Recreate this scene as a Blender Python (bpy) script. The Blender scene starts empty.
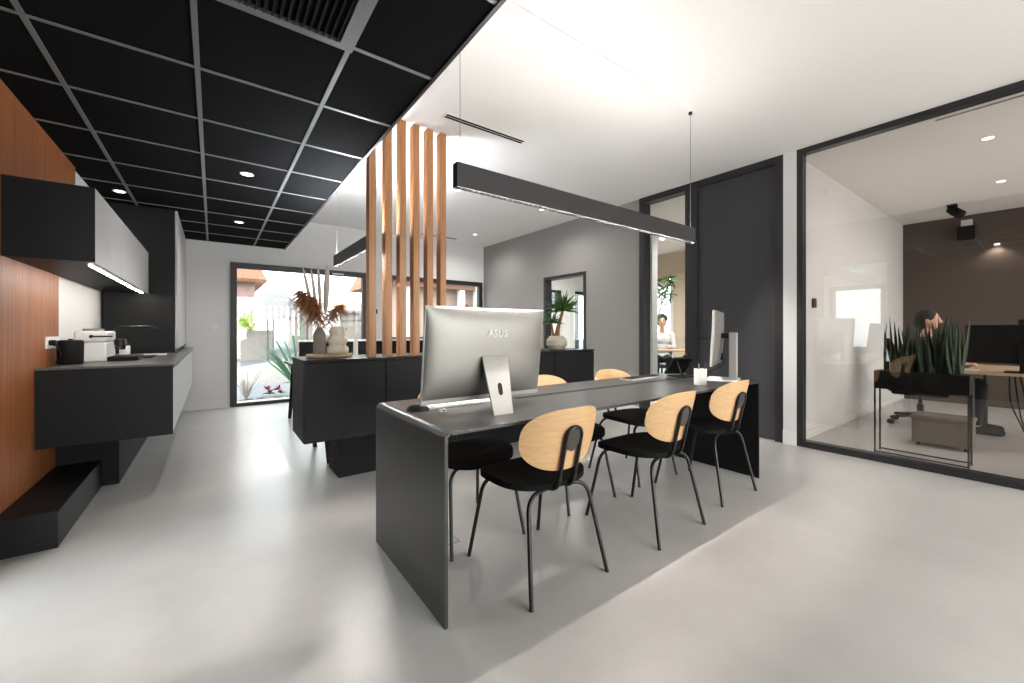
import bpy, bmesh, math, random
from mathutils import Vector, Matrix
random.seed(7)
PI = math.pi
S = bpy.context.scene
COL = S.collection
R = math.radians

# ------------------------------------------------------------------ materials
def lin(c):
    def f(v):
        v = v / 255.0
        return v / 12.92 if v <= 0.04045 else ((v + 0.055) / 1.055) ** 2.4
    return (f(c[0]), f(c[1]), f(c[2]), 1.0)

def new_mat(name):
    m = bpy.data.materials.new(name); m.use_nodes = True
    nt = m.node_tree
    return m, nt, nt.nodes['Principled BSDF']

def mat(name, rgb, rough=0.5, metal=0.0, var=0.06, scale=30.0, bump=0.0, spec=0.5, emis=None, estr=0.0, stretch=(1, 1, 1)):
    m, nt, b = new_mat(name)
    tc = nt.nodes.new('ShaderNodeTexCoord'); mp = nt.nodes.new('ShaderNodeMapping')
    mp.inputs['Scale'].default_value = stretch
    no = nt.nodes.new('ShaderNodeTexNoise'); no.inputs['Scale'].default_value = scale; no.inputs['Detail'].default_value = 4
    rp = nt.nodes.new('ShaderNodeValToRGB')
    c = lin(rgb)
    rp.color_ramp.elements[0].position = 0.3; rp.color_ramp.elements[1].position = 0.7
    rp.color_ramp.elements[0].color = tuple(max(0, v * (1 - var)) for v in c[:3]) + (1,)
    rp.color_ramp.elements[1].color = tuple(min(1, v * (1 + var)) for v in c[:3]) + (1,)
    L = nt.links.new
    L(tc.outputs['Object'], mp.inputs['Vector']); L(mp.outputs['Vector'], no.inputs['Vector'])
    L(no.outputs['Fac'], rp.inputs['Fac']); L(rp.outputs['Color'], b.inputs['Base Color'])
    b.inputs['Roughness'].default_value = rough; b.inputs['Metallic'].default_value = metal
    b.inputs['Specular IOR Level'].default_value = spec
    if bump:
        bp = nt.nodes.new('ShaderNodeBump'); bp.inputs['Strength'].default_value = bump; bp.inputs['Distance'].default_value = 0.002
        L(no.outputs['Fac'], bp.inputs['Height']); L(bp.outputs['Normal'], b.inputs['Normal'])
    if emis:
        b.inputs['Emission Color'].default_value = lin(emis); b.inputs['Emission Strength'].default_value = estr
    return m

def wood(name, dark, light, rough=0.4, scale=(60, 60, 2.0), groove=None, wave=0.0):
    """streaky grain; scale is stretched along the grain axis; groove = (axis, period) cuts fine vertical slats into the look"""
    m, nt, b = new_mat(name); L = nt.links.new
    tc = nt.nodes.new('ShaderNodeTexCoord'); mp = nt.nodes.new('ShaderNodeMapping'); mp.inputs['Scale'].default_value = scale
    no = nt.nodes.new('ShaderNodeTexNoise'); no.inputs['Scale'].default_value = 1.0; no.inputs['Detail'].default_value = 8; no.inputs['Roughness'].default_value = 0.65
    rp = nt.nodes.new('ShaderNodeValToRGB'); rp.color_ramp.elements[0].position = 0.28; rp.color_ramp.elements[1].position = 0.72
    rp.color_ramp.elements[0].color = lin(dark); rp.color_ramp.elements[1].color = lin(light)
    L(tc.outputs['Object'], mp.inputs['Vector']); L(mp.outputs['Vector'], no.inputs['Vector']); L(no.outputs['Fac'], rp.inputs['Fac'])
    b.inputs['Roughness'].default_value = rough
    bp = nt.nodes.new('ShaderNodeBump'); bp.inputs['Strength'].default_value = 0.15; bp.inputs['Distance'].default_value = 0.001
    if groove:
        sp = nt.nodes.new('ShaderNodeSeparateXYZ'); L(tc.outputs['Object'], sp.inputs['Vector'])
        mu = nt.nodes.new('ShaderNodeMath'); mu.operation = 'MULTIPLY'; mu.inputs[1].default_value = 1.0 / groove[1]; L(sp.outputs[groove[0]], mu.inputs[0])
        fr = nt.nodes.new('ShaderNodeMath'); fr.operation = 'FRACT'; L(mu.outputs[0], fr.inputs[0])
        lt = nt.nodes.new('ShaderNodeMath'); lt.operation = 'LESS_THAN'; lt.inputs[1].default_value = 0.16; L(fr.outputs[0], lt.inputs[0])
        mx = nt.nodes.new('ShaderNodeMix'); mx.data_type = 'RGBA'; L(lt.outputs[0], mx.inputs['Factor']); L(rp.outputs['Color'], mx.inputs['A'])
        mx.inputs['B'].default_value = tuple(v * 0.45 for v in lin(dark)[:3]) + (1,)
        L(mx.outputs['Result'], b.inputs['Base Color'])
    else:
        L(rp.outputs['Color'], b.inputs['Base Color'])
    L(no.outputs['Fac'], bp.inputs['Height']); L(bp.outputs['Normal'], b.inputs['Normal'])
    return m

def floor_mat():
    m, nt, b = new_mat('polished_concrete'); L = nt.links.new
    tc = nt.nodes.new('ShaderNodeTexCoord')
    a = nt.nodes.new('ShaderNodeTexNoise'); a.inputs['Scale'].default_value = 1.3; a.inputs['Detail'].default_value = 5; a.inputs['Roughness'].default_value = 0.62
    c = nt.nodes.new('ShaderNodeTexNoise'); c.inputs['Scale'].default_value = 45; c.inputs['Detail'].default_value = 5
    rp = nt.nodes.new('ShaderNodeValToRGB'); rp.color_ramp.elements[0].position = 0.3; rp.color_ramp.elements[1].position = 0.72
    rp.color_ramp.elements[0].color = lin((184, 181, 178)); rp.color_ramp.elements[1].color = lin((202, 199, 196))
    mx = nt.nodes.new('ShaderNodeMix'); mx.data_type = 'RGBA'; mx.blend_type = 'MULTIPLY'; mx.inputs['Factor'].default_value = 0.22
    L(tc.outputs['Object'], a.inputs['Vector']); L(tc.outputs['Object'], c.inputs['Vector'])
    L(a.outputs['Fac'], rp.inputs['Fac']); L(rp.outputs['Color'], mx.inputs['A']); L(c.outputs['Color'], mx.inputs['B'])
    r2 = nt.nodes.new('ShaderNodeValToRGB'); r2.color_ramp.elements[0].color = (0.8, 0.8, 0.8, 1); r2.color_ramp.elements[1].color = (1, 1, 1, 1)
    L(c.outputs['Fac'], r2.inputs['Fac']); L(r2.outputs['Color'], mx.inputs['B'])
    L(mx.outputs['Result'], b.inputs['Base Color'])
    mr = nt.nodes.new('ShaderNodeMapRange'); mr.inputs['To Min'].default_value = 0.26; mr.inputs['To Max'].default_value = 0.34
    L(a.outputs['Fac'], mr.inputs['Value']); L(mr.outputs['Result'], b.inputs['Roughness'])
    b.inputs['Specular IOR Level'].default_value = 0.45
    bp = nt.nodes.new('ShaderNodeBump'); bp.inputs['Strength'].default_value = 0.05; bp.inputs['Distance'].default_value = 0.001
    L(c.outputs['Fac'], bp.inputs['Height']); L(bp.outputs['Normal'], b.inputs['Normal'])
    return m

def glass_mat(name, tint=(0.93, 0.95, 0.94), ior=1.5, rough=0.0):
    m = bpy.data.materials.new(name); m.use_nodes = True; nt = m.node_tree; nt.nodes.clear(); L = nt.links.new
    out = nt.nodes.new('ShaderNodeOutputMaterial'); mix = nt.nodes.new('ShaderNodeMixShader')
    tr = nt.nodes.new('ShaderNodeBsdfTransparent'); tr.inputs['Color'].default_value = (*tint, 1)
    gl = nt.nodes.new('ShaderNodeBsdfGlossy'); gl.inputs['Roughness'].default_value = rough; gl.inputs['Color'].default_value = (1, 1, 1, 1)
    fr = nt.nodes.new('ShaderNodeFresnel'); ge = nt.nodes.new('ShaderNodeNewGeometry'); ma = nt.nodes.new('ShaderNodeMapRange')   # same reflectance from both faces of the sheet
    ma.inputs['To Min'].default_value = ior; ma.inputs['To Max'].default_value = 1.0 / ior
    L(ge.outputs['Backfacing'], ma.inputs['Value']); L(ma.outputs['Result'], fr.inputs['IOR'])
    L(fr.outputs['Fac'], mix.inputs['Fac']); L(tr.outputs[0], mix.inputs[1]); L(gl.outputs[0], mix.inputs[2]); L(mix.outputs[0], out.inputs['Surface'])
    return m

def emit(name, rgb, s):
    m = bpy.data.materials.new(name); m.use_nodes = True; nt = m.node_tree; nt.nodes.clear()
    e = nt.nodes.new('ShaderNodeEmission'); e.inputs['Color'].default_value = lin(rgb); e.inputs['Strength'].default_value = s
    o = nt.nodes.new('ShaderNodeOutputMaterial'); nt.links.new(e.outputs[0], o.inputs['Surface'])
    return m

M = dict(
    floor=floor_mat(),
    ceil=mat('ceiling_paint', (236, 233, 229), 0.9, var=0.01, scale=60),
    white=mat('white_wall_paint', (222, 221, 220), 0.85, var=0.012, scale=40),
    trimw=mat('white_trim', (228, 226, 223), 0.5, var=0.01),
    grey=mat('warm_grey_paint', (150, 147, 144), 0.85, var=0.02, scale=30),
    brown=mat('brown_wall_paint', (84, 74, 68), 0.85, var=0.03, scale=20),
    beige=mat('beige_wall_paint', (206, 188, 166), 0.85, var=0.015),
    tile=mat('black_ceiling_tile', (16, 16, 17), 0.95, var=0.12, scale=220, bump=0.3, spec=0.08),
    tbar=mat('grey_ceiling_bar', (118, 118, 118), 0.4, 0.1, var=0.02),
    blk=mat('black_laminate', (19, 19, 20), 0.5, var=0.06, scale=80, spec=0.22),
    blkmatte=mat('matte_black', (16, 16, 17), 0.7, var=0.05, spec=0.25),
    desk=mat('anthracite_desk_laminate', (48, 47, 47), 0.33, var=0.06, scale=14, stretch=(1, 8, 8)),
    doorblk=mat('charcoal_door_laminate', (50, 50, 52), 0.55, var=0.04, scale=50),
    frame=mat('dark_aluminium', (44, 43, 44), 0.4, 0.3, var=0.03),
    fabric=mat('black_fabric', (15, 15, 16), 0.95, var=0.25, scale=400, bump=0.5, spec=0.2),
    tube=mat('black_tube', (22, 22, 23), 0.35, 0.2, var=0.03),
    plate=mat('dark_support_plate', (58, 54, 50), 0.45, var=0.05),
    silver=mat('silver_metal', (140, 137, 132), 0.45, 0.6, var=0.02, scale=80),
    silver2=mat('pale_metal', (168, 165, 160), 0.45, 0.25, var=0.02),
    greyfront=mat('pale_grey_lacquer', (186, 185, 184), 0.4, var=0.004, scale=6),
    whiteplastic=mat('white_plastic', (228, 227, 224), 0.35, var=0.01),
    whitecer=mat('white_ceramic', (225, 222, 217), 0.4, var=0.015),
    cream=mat('cream_ceramic', (212, 199, 178), 0.6, var=0.05, scale=60, bump=0.2),
    stone=mat('grey_stone', (122, 112, 104), 0.65, var=0.12, scale=40, bump=0.3),
    dkglass=mat('dark_screen', (10, 10, 12), 0.12, var=0.02),
    steel=mat('brushed_steel', (150, 150, 150), 0.3, 0.9, var=0.03),
    worktop=mat('dark_worktop', (88, 87, 86), 0.3, var=0.06, scale=120),
    oak=wood('oak_veneer', (190, 150, 106), (212, 174, 128), 0.42, scale=(2.5, 40, 130)),
    slat=wood('oak_post', (160, 108, 66), (200, 145, 94), 0.45, scale=(45, 45, 1.8)),
    panelw=wood('orange_brown_slat_panel', (124, 68, 30), (176, 108, 60), 0.5, scale=(30, 42, 1.2), groove=('Y', 0.021)),
    tray=wood('pale_wood_tray', (160, 128, 100), (190, 160, 130), 0.6, scale=(4, 40, 40)),
    glass=glass_mat('window_glass'),
    pglass=glass_mat('partition_glass', (0.84, 0.82, 0.80), 1.6),
    led=emit('led_strip', (255, 248, 238), 60.0),
    lampcell=emit('lamp_cell', (255, 250, 244), 560.0),
    added_uplight=emit('added_uplight_glow', (255, 252, 249), 62.0),  # glow added on top of the table pendant to wash the ceiling
    added_uplight2=emit('added_uplight_glow_cool', (244, 249, 255), 500.0),  # stronger added glow, fills the back zone off the ceiling
    liner=mat('black_baffle', (7, 7, 7), 1.0, var=0.0, spec=0.0),
    dl=emit('downlight_glow', (255, 244, 230), 8.0),
    dlsoft=emit('downlight_glow_soft', (255, 246, 236), 3.0),
    green=emit('exit_green', (90, 220, 140), 1.6),
    exitwhite=emit('exit_white', (245, 255, 248), 2.0),
    leaf=mat('green_leaf', (66, 104, 48), 0.5, var=0.35, scale=12),
    leafdk=mat('dark_leaf', (34, 58, 36), 0.5, var=0.35, scale=12),
    leafpale=mat('pale_green_leaf', (120, 160, 130), 0.5, var=0.25, scale=8),
    trunk=mat('brown_trunk', (140, 98, 66), 0.85, var=0.25, scale=60, bump=0.6),
    pampas=mat('brown_pampas', (146, 92, 54), 0.95, var=0.35, scale=90),
    drystem=mat('dry_stem', (190, 150, 104), 0.9, var=0.2, scale=60),
    palegrass=mat('pale_dry_grass', (176, 166, 156), 0.9, var=0.15, scale=60),
    skin=mat('skin', (214, 168, 140), 0.55, var=0.05),
    hair=mat('dark_hair', (36, 26, 22), 0.7, var=0.3, scale=60),
    shirtw=mat('white_shirt', (228, 228, 228), 0.9, var=0.04),
    shirtd=mat('dark_grey_shirt', (70, 68, 68), 0.9, var=0.08),
    trous=mat('dark_trousers', (58, 66, 66), 0.9, var=0.1),
    eye=mat('eye_dark', (30, 22, 20), 0.3),
    lip=mat('lip', (170, 96, 88), 0.5),
    render=mat('pink_beige_render', (166, 142, 128), 0.9, var=0.05),
    canopy=mat('pale_canopy', (150, 149, 148), 0.8, var=0.03),
    render2=mat('pale_render', (158, 150, 142), 0.9, var=0.04),
    rooft=mat('terracotta_roof', (170, 116, 92), 0.85, var=0.25, scale=8, stretch=(6, 1, 1)),
    shutter=mat('pale_pink_shutter', (168, 132, 126), 0.7, var=0.05),
    gravel=mat('pale_gravel', (122, 118, 114), 0.95, var=0.16, scale=26, bump=0.6),
    road=mat('grey_paving', (98, 101, 106), 0.9, var=0.06, scale=6),
    brownp=mat('brown_fascia', (104, 66, 46), 0.7, var=0.1),
    red=mat('red_flower', (176, 40, 56), 0.7, var=0.2),
    lime=mat('lime_bush', (150, 176, 70), 0.8, var=0.3, scale=10),
    bluegrey=mat('blue_grey_metal', (110, 112, 114), 0.5, 0.2, var=0.04),
    ink=mat('grey_ink', (70, 68, 66), 0.6, var=0.02),
    logo=mat('polished_logo', (240, 240, 238), 0.3, 0.1, var=0.0),
    taupe=mat('taupe_fabric', (110, 100, 90), 0.9, var=0.08),
    decktop=mat('pale_oak_desktop', (200, 170, 140), 0.5, var=0.08, stretch=(1, 10, 10), scale=6),
)

# ------------------------------------------------------------------ mesh building
class MB:
    def __init__(s): s.bm = bmesh.new(); s.boxonly = True
    def box(s, x0, x1, y0, y1, z0, z1, bev=0.0, seg=2, mtx=None):
        r = bmesh.ops.create_cube(s.bm, size=1.0); vs = r['verts']
        bmesh.ops.scale(s.bm, vec=(abs(x1 - x0), abs(y1 - y0), abs(z1 - z0)), verts=vs)
        bmesh.ops.translate(s.bm, vec=((x0 + x1) / 2, (y0 + y1) / 2, (z0 + z1) / 2), verts=vs)
        if bev:
            es = list({e for v in vs for e in v.link_edges})
            q = bmesh.ops.bevel(s.bm, geom=es, offset=bev, segments=seg, profile=0.5, affect='EDGES')
            vs = list({v for f in q['faces'] for v in f.verts} | {v for v in vs if v.is_valid})
        if mtx is not None: bmesh.ops.transform(s.bm, matrix=mtx, verts=vs)
        return s
    def tube(s, pts, r, seg=10, caps=True):
        s.boxonly = False
        pts = [Vector(p) for p in pts]; n = len(pts)
        rr = r if isinstance(r, (list, tuple)) else [r] * n
        tang = []
        for i in range(n):
            a = pts[max(0, i - 1)]; b = pts[min(n - 1, i + 1)]
            t = (b - a); tang.append(t.normalized() if t.length > 1e-9 else Vector((0, 0, 1)))
        up = Vector((0, 0, 1)) if abs(tang[0].z) < 0.9 else Vector((1, 0, 0))
        nrm = (up - tang[0] * up.dot(tang[0])).normalized()
        rings = []
        for i in range(n):
            t = tang[i]; nrm = (nrm - t * nrm.dot(t))
            nrm = nrm.normalized() if nrm.length > 1e-6 else t.orthogonal().normalized()
            bi = t.cross(nrm)
            rings.append([s.bm.verts.new(pts[i] + (nrm * math.cos(2 * PI * k / seg) + bi * math.sin(2 * PI * k / seg)) * rr[i]) for k in range(seg)])
        for i in range(n - 1):
            for k in range(seg):
                s.bm.faces.new((rings[i][k], rings[i][(k + 1) % seg], rings[i + 1][(k + 1) % seg], rings[i + 1][k]))
        if caps:
            s.bm.faces.new(rings[0][::-1]); s.bm.faces.new(rings[-1])
        return s
    def lathe(s, prof, c=(0, 0, 0), seg=32, sx=1, sy=1, ripple=None):
        s.boxonly = False; rings = []
        for (r, z) in prof:
            ring = []
            for k in range(seg):
                a = 2 * PI * k / seg; q = r * (1 + (ripple(a, z) if ripple else 0))
                ring.append(s.bm.verts.new((c[0] + q * math.cos(a) * sx, c[1] + q * math.sin(a) * sy, c[2] + z)))
            rings.append(ring)
        for i in range(len(rings) - 1):
            for k in range(seg):
                s.bm.faces.new((rings[i][k], rings[i][(k + 1) % seg], rings[i + 1][(k + 1) % seg], rings[i + 1][k]))
        s.bm.faces.new(rings[0][::-1]); s.bm.faces.new(rings[-1])
        return s
    def prism(s, poly, axis, a, b):
        s.boxonly = False
        """poly in the two other axes (order x,y,z without axis), extruded a..b along axis"""
        def P(u, v, w):
            return (w, u, v) if axis == 0 else (u, w, v) if axis == 1 else (u, v, w)
        A = [s.bm.verts.new(P(u, v, a)) for u, v in poly]; B = [s.bm.verts.new(P(u, v, b)) for u, v in poly]
        n = len(poly)
        for i in range(n): s.bm.faces.new((A[i], A[(i + 1) % n], B[(i + 1) % n], B[i]))
        s.bm.faces.new(A[::-1]); s.bm.faces.new(B)
        return s
    def quad(s, *p):
        s.bm.faces.new([s.bm.verts.new(q) for q in p]); return s
    def grid(s, f, nu, nv, close=False):
        s.boxonly = False
        V = [[s.bm.verts.new(f(i / nu, j / nv)) for j in range(nv + 1)] for i in range(nu + 1)]
        for i in range(nu):
            for j in range(nv):
                s.bm.faces.new((V[i][j], V[i + 1][j], V[i + 1][j + 1], V[i][j + 1]))
        return V
    def blob(s, c, r, seg=16, rings=10, mtx=None):
        s.boxonly = False
        r = r if isinstance(r, (list, tuple)) else (r, r, r)
        q = bmesh.ops.create_uvsphere(s.bm, u_segments=seg, v_segments=rings, radius=1.0); vs = q['verts']
        m = Matrix.Translation(c) @ (mtx if mtx is not None else Matrix()) @ Matrix.Diagonal((*r, 1))
        bmesh.ops.transform(s.bm, matrix=m, verts=vs); return s
    def leafblade(s, base, tip, w, bend=(0, 0, 0), n=6, fold=0.25):
        s.boxonly = False
        base, tip, bend = Vector(base), Vector(tip), Vector(bend)
        d = (tip - base); side = d.cross(Vector((random.uniform(-1, 1), random.uniform(-1, 1), 0.3)))
        side = side.normalized() if side.length > 1e-6 else Vector((1, 0, 0)); nn = side.cross(d).normalized()
        L_, C_, R_ = [], [], []
        for i in range(n + 1):
            t = i / n; p = base + d * t + bend * (4 * t * (1 - t)) - bend * 0
            ww = w * (0.55 + 1.1 * t - 1.65 * t * t) if t < 1 else 0.0005
            ww = max(ww, 0.0006)
            L_.append(s.bm.verts.new(p + side * ww + nn * ww * fold)); C_.append(s.bm.verts.new(p)); R_.append(s.bm.verts.new(p - side * ww + nn * ww * fold))
        for i in range(n):
            s.bm.faces.new((L_[i], L_[i + 1], C_[i + 1], C_[i])); s.bm.faces.new((C_[i], C_[i + 1], R_[i + 1], R_[i]))
        return s
    def mesh(s, name, m, inv=None, smooth=48):
        if inv is not None: bmesh.ops.transform(s.bm, matrix=inv, verts=s.bm.verts)
        bmesh.ops.recalc_face_normals(s.bm, faces=s.bm.faces)
        me = bpy.data.meshes.new(name); s.bm.to_mesh(me); s.bm.free()
        if smooth:
            me.polygons.foreach_set('use_smooth', [True] * len(me.polygons))
            me.set_sharp_from_angle(angle=R(20 if s.boxonly else smooth))
        me.materials.append(m); return me

WM = {}
def thing(name, label, cat, loc=(0, 0, 0), rotz=0.0, group=None, kind=None):
    o = bpy.data.objects.new(name, None); COL.objects.link(o); o.empty_display_size = 0.05
    o.location = loc; o.rotation_euler = (0, 0, rotz)
    if label: o['label'] = label
    if cat: o['category'] = cat
    if group: o['group'] = group
    if kind: o['kind'] = kind
    WM[o.name] = Matrix.Translation(loc) @ Matrix.Rotation(rotz, 4, 'Z')
    return o
def part(name, mb, m, parent, label=None, smooth=48, local=False):
    """shapes are written in room coordinates unless local; the part hangs under its thing"""
    w = WM[parent.name]
    o = bpy.data.objects.new(name, mb.mesh(name, m, None if local else w.inverted(), smooth)); COL.objects.link(o)
    o.parent = parent; WM[o.name] = w
    if label: o['label'] = label
    return o
def solo(name, mb, m, label, cat, org, group=None, smooth=48):
    o = bpy.data.objects.new(name, mb.mesh(name, m, Matrix.Translation(org).inverted(), smooth)); COL.objects.link(o); o.location = org
    WM[o.name] = Matrix.Translation(org)
    o['label'] = label; o['category'] = cat
    if group: o['group'] = group
    return o
def struct(name, mb, m, parent=None, smooth=48):
    o = bpy.data.objects.new(name, mb.mesh(name, m, WM[parent.name].inverted() if parent else None, smooth)); COL.objects.link(o)
    if parent: o.parent = parent; WM[o.name] = WM[parent.name]
    else: o['kind'] = 'structure'; WM[o.name] = Matrix()
    return o
def dup(root, loc, rotz, label, name=None):
    r = root.copy(); COL.objects.link(r); r.location = loc; r.rotation_euler = (0, 0, rotz)
    if label: r['label'] = label
    for ch in list(root.children):
        c = ch.copy(); COL.objects.link(c); c.parent = r
        for g in list(ch.children):
            d = g.copy(); COL.objects.link(d); d.parent = c
    return r
def wall_with_holes(axis, pos, th, u0, u1, z0, z1, holes):
    """wall slab; axis 0: plane x=pos, u runs along y; axis 1: plane y=pos, u runs along x; holes (u0,u1,z0,z1)"""
    mb = MB()
    us = sorted({u0, u1, *[h[0] for h in holes], *[h[1] for h in holes]})
    zs = sorted({z0, z1, *[h[2] for h in holes], *[h[3] for h in holes]})
    for i in range(len(us) - 1):
        for j in range(len(zs) - 1):
            a, b, c, d = us[i], us[i + 1], zs[j], zs[j + 1]
            mu, mz = (a + b) / 2, (c + d) / 2
            if any(h[0] < mu < h[1] and h[2] < mz < h[3] for h in holes): continue
            if axis == 0: mb.box(min(pos, pos + th), max(pos, pos + th), a, b, c, d)
            else: mb.box(a, b, min(pos, pos + th), max(pos, pos + th), c, d)
    bmesh.ops.remove_doubles(mb.bm, verts=mb.bm.verts, dist=1e-5)
    return mb
def frame_y(mb, x0, x1, z0, z1, y0, y1, w, bottom=True, wb=None):
    mb.box(x0, x0 + w, y0, y1, z0, z1); mb.box(x1 - w, x1, y0, y1, z0, z1); mb.box(x0 + w, x1 - w, y0, y1, z1 - w, z1)
    if bottom: mb.box(x0 + w, x1 - w, y0, y1, z0, z0 + (wb or w))
    return mb
def frame_x(mb, y0, y1, z0, z1, x0, x1, w, bottom=True, wb=None):
    mb.box(x0, x1, y0, y0 + w, z0, z1); mb.box(x0, x1, y1 - w, y1, z0, z1); mb.box(x0, x1, y0 + w, y1 - w, z1 - w, z1)
    if bottom: mb.box(x0, x1, y0 + w, y1 - w, z0, z0 + (wb or w))
    return mb
def arc(c, r, a0, a1, n, u, v):
    c, u, v = Vector(c), Vector(u), Vector(v)
    return [c + u * r * math.cos(a0 + (a1 - a0) * i / n) + v * r * math.sin(a0 + (a1 - a0) * i / n) for i in range(n + 1)]
def fillet(pts, r, n=6):
    pts = [Vector(p) for p in pts]; out = [pts[0]]
    for i in range(1, len(pts) - 1):
        a, b, c = pts[i - 1], pts[i], pts[i + 1]
        d1 = (a - b); d2 = (c - b); q = min(r, d1.length * 0.49, d2.length * 0.49)
        p0 = b + d1.normalized() * q; p2 = b + d2.normalized() * q
        for k in range(n + 1):
            t = k / n; out.append((1 - t) ** 2 * p0 + 2 * t * (1 - t) * b + t * t * p2)
    out.append(pts[-1]); return out

# ------------------------------------------------------------------ layout numbers (metres; y runs to the street windows, x to the meeting room)
CZ, DZ = 2.91, 2.43            # white ceiling, lowered black ceiling
XW, XB = -0.90, 0.915          # kitchen wall, edge of black ceiling
YB = 7.33                      # street wall
XG = 4.645                     # glazed wall
YR = -3.6                      # wall behind
XE = 9.35                      # brown wall of the meeting room

# ------------------------------------------------------------------ setting
struct('floor', MB().box(XW - 0.2, 9.5, YR - 0.2, YB + 0.05, -0.12, 0.0), M['floor'])
struct('ceiling', MB().box(XB, 9.5, YR - 0.2, YB + 0.2, CZ, CZ + 0.1), M['ceil'])
low = struct('ceiling.001', MB().box(XW - 0.1, XB, YR - 0.2, YB + 0.2, DZ, CZ + 0.1), M['tile'])
bars = MB()
for x in (-0.63, -0.062, 0.503): bars.box(x - 0.011, x + 0.011, YR, YB, DZ - 0.006, DZ + 0.002)
for k in range(-9, 10):
    y = 1.93 + 0.6 * k
    if YR < y < YB: bars.box(XW, XB, y - 0.009, y + 0.009, DZ - 0.005, DZ + 0.001)
struct('grid_bar', bars, M['tbar'], low)
struct('edge_trim', MB().box(XB - 0.012, XB + 0.006, YR, YB, DZ - 0.012, DZ + 0.03), M['frame'], low)

# street wall with the big window and the band window
WA = (0.203, 2.20, 0.0, 2.155); WB = (2.50, 4.60, 0.93, 2.155)
struct('wall_back', wall_with_holes(1, YB, 0.25, XW - 0.2, 8.52, 0.0, CZ, [WA, WB, (7.38, 8.25, 0.0, 2.13)]), M['white'], smooth=0)
w1 = thing('window_1', None, None, (1.2, YB, 0), kind='structure')
struct('window_frame', frame_y(MB(), WA[0], WA[1], 0.0, WA[3], YB - 0.03, YB + 0.06, 0.085, True, 0.05), M['frame'], w1)
struct('pane', MB().box(WA[0] + .08, WA[1] - .08, YB + 0.012, YB + 0.018, 0.05, WA[3] - .08), M['glass'], w1)
struct('sill', MB().box(WA[0], WA[1], YB + 0.06, YB + 0.3, -0.03, 0.03), M['trimw'], w1)
struct('vent_strip', MB().box(1.62, 1.80, YB - 0.04, YB - 0.03, 2.085, 2.105), M['whiteplastic'], w1)
w2 = thing('window_2', None, None, (3.5, YB, 0.93), kind='structure')
struct('window_frame', frame_y(MB(), *WB, YB - 0.03, YB + 0.06, 0.085), M['frame'], w2)
struct('pane', MB().box(WB[0] + .08, WB[1] - .08, YB + 0.012, YB + 0.018, WB[2] + .08, WB[3] - .08), M['glass'], w2)
struct('sill', MB().box(WB[0] - .02, WB[1] + .02, YB - 0.09, YB - 0.03, 0.90, 0.935), M['trimw'], w2)
struct('baseboard_back', MB().box(XW, 0.20, YB - 0.014, YB, 0, 0.11, 0.003), M['trimw'])

# kitchen wall: entrance door opening with glass
D1 = (1.98, 2.86, 0.0, 2.03)
struct('wall_left', wall_with_holes(0, XW, -0.25, YR, YB, 0.0, CZ, [D1]), M['white'], smooth=0)
d1 = thing('door_1', None, None, (XW, 2.42, 0), kind='structure')
struct('door_frame', frame_x(MB(), *D1, XW - 0.12, XW + 0.015, 0.08, True, 0.05), M['frame'], d1)
struct('pane', MB().box(XW - 0.05, XW - 0.044, D1[0] + .07, D1[1] - .07, 0.05, 1.96), M['glass'], d1)
# wood panelling of the kitchen wall
struct('trim_1', MB().box(XW, XW + 0.018, 2.95, 4.23, 0.0, 1.526), M['panelw'])
struct('trim_2', MB().box(XW, XW + 0.018, 2.95, 4.66, 1.526, DZ), M['panelw'])

struct('trim_3', MB().box(XW, XW + 0.018, YR, 1.97, 0.0, DZ), M['blkmatte'])

# wall behind the viewer: unseen, its windows added to let in fill light
HR = [(0.2, 2.9, 0.0, 2.5), (3.2, 4.45, 0.0, 2.5), (5.1, 8.9, 0.3, 2.5)]
struct('wall_front', wall_with_holes(1, YR, -0.25, XW - 0.2, 9.5, 0.0, CZ, HR), M['white'], smooth=0)
for i, h in enumerate(HR):
    w = thing('window_%d' % (i + 7), None, None, ((h[0] + h[1]) / 2, YR, h[2]), kind='structure')
    struct('window_frame', frame_y(MB(), *h, YR - 0.08, YR + 0.03, 0.08), M['frame'], w)
    struct('pane', MB().box(h[0] + .07, h[1] - .07, YR - 0.03, YR - 0.024, h[2] + .07, h[3] - .07), M['glass'], w)

# right hand side: grey wall, glass strip, charcoal door, white pier, glazed meeting room
struct('wall_right', wall_with_holes(0, XG, 0.12, 3.39, YB, 0.0, CZ, [(4.377, 5.366, 0.0, 2.056)]), M['grey'], smooth=0)
d2 = thing('door_2', None, None, (XG, 4.87, 0), kind='structure')
struct('door_frame', frame_x(MB(), 4.377, 5.366, 0.0, 2.056, XG - 0.012, XG + 0.13, 0.05, False), M['frame'], d2)
struct('pane', MB().box(XG + 0.06, XG + 0.07, 4.42, 5.32, 0.0, 2.01), M['glass'], d2)
w3 = thing('window_3', None, None, (XG, 3.0, 0), kind='structure')
struct('window_frame', frame_x(MB(), 2.655, 3.39, 0.0, CZ, XG - 0.02, XG + 0.12, 0.075), M['frame'], w3)
struct('pane', MB().box(XG + 0.045, XG + 0.055, 2.72, 3.32, 0.07, CZ - .07), M['glass'], w3)
d3 = thing('door_3', None, None, (XG, 2.16, 0), kind='structure')
struct('door_frame', frame_x(MB(), 1.673, 2.655, 0.0, CZ, XG - 0.02, XG + 0.12, 0.075, False), M['frame'], d3)
struct('door_leaf', MB().box(XG + 0.01, XG + 0.06, 1.748, 2.58, 0.01, CZ - .075), M['doorblk'], d3)
hd = MB().tube(fillet([(XG + 0.01, 2.52, 1.045), (XG - 0.05, 2.52, 1.045), (XG - 0.05, 2.37, 1.042)], 0.015), 0.009)
hd.lathe([(0.024, 0), (0.024, 0.008)], (0, 0, 0), 16)
vs = hd.bm.verts[-32:] if False else None
struct('door_handle', hd, M['tube'], d3)
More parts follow.
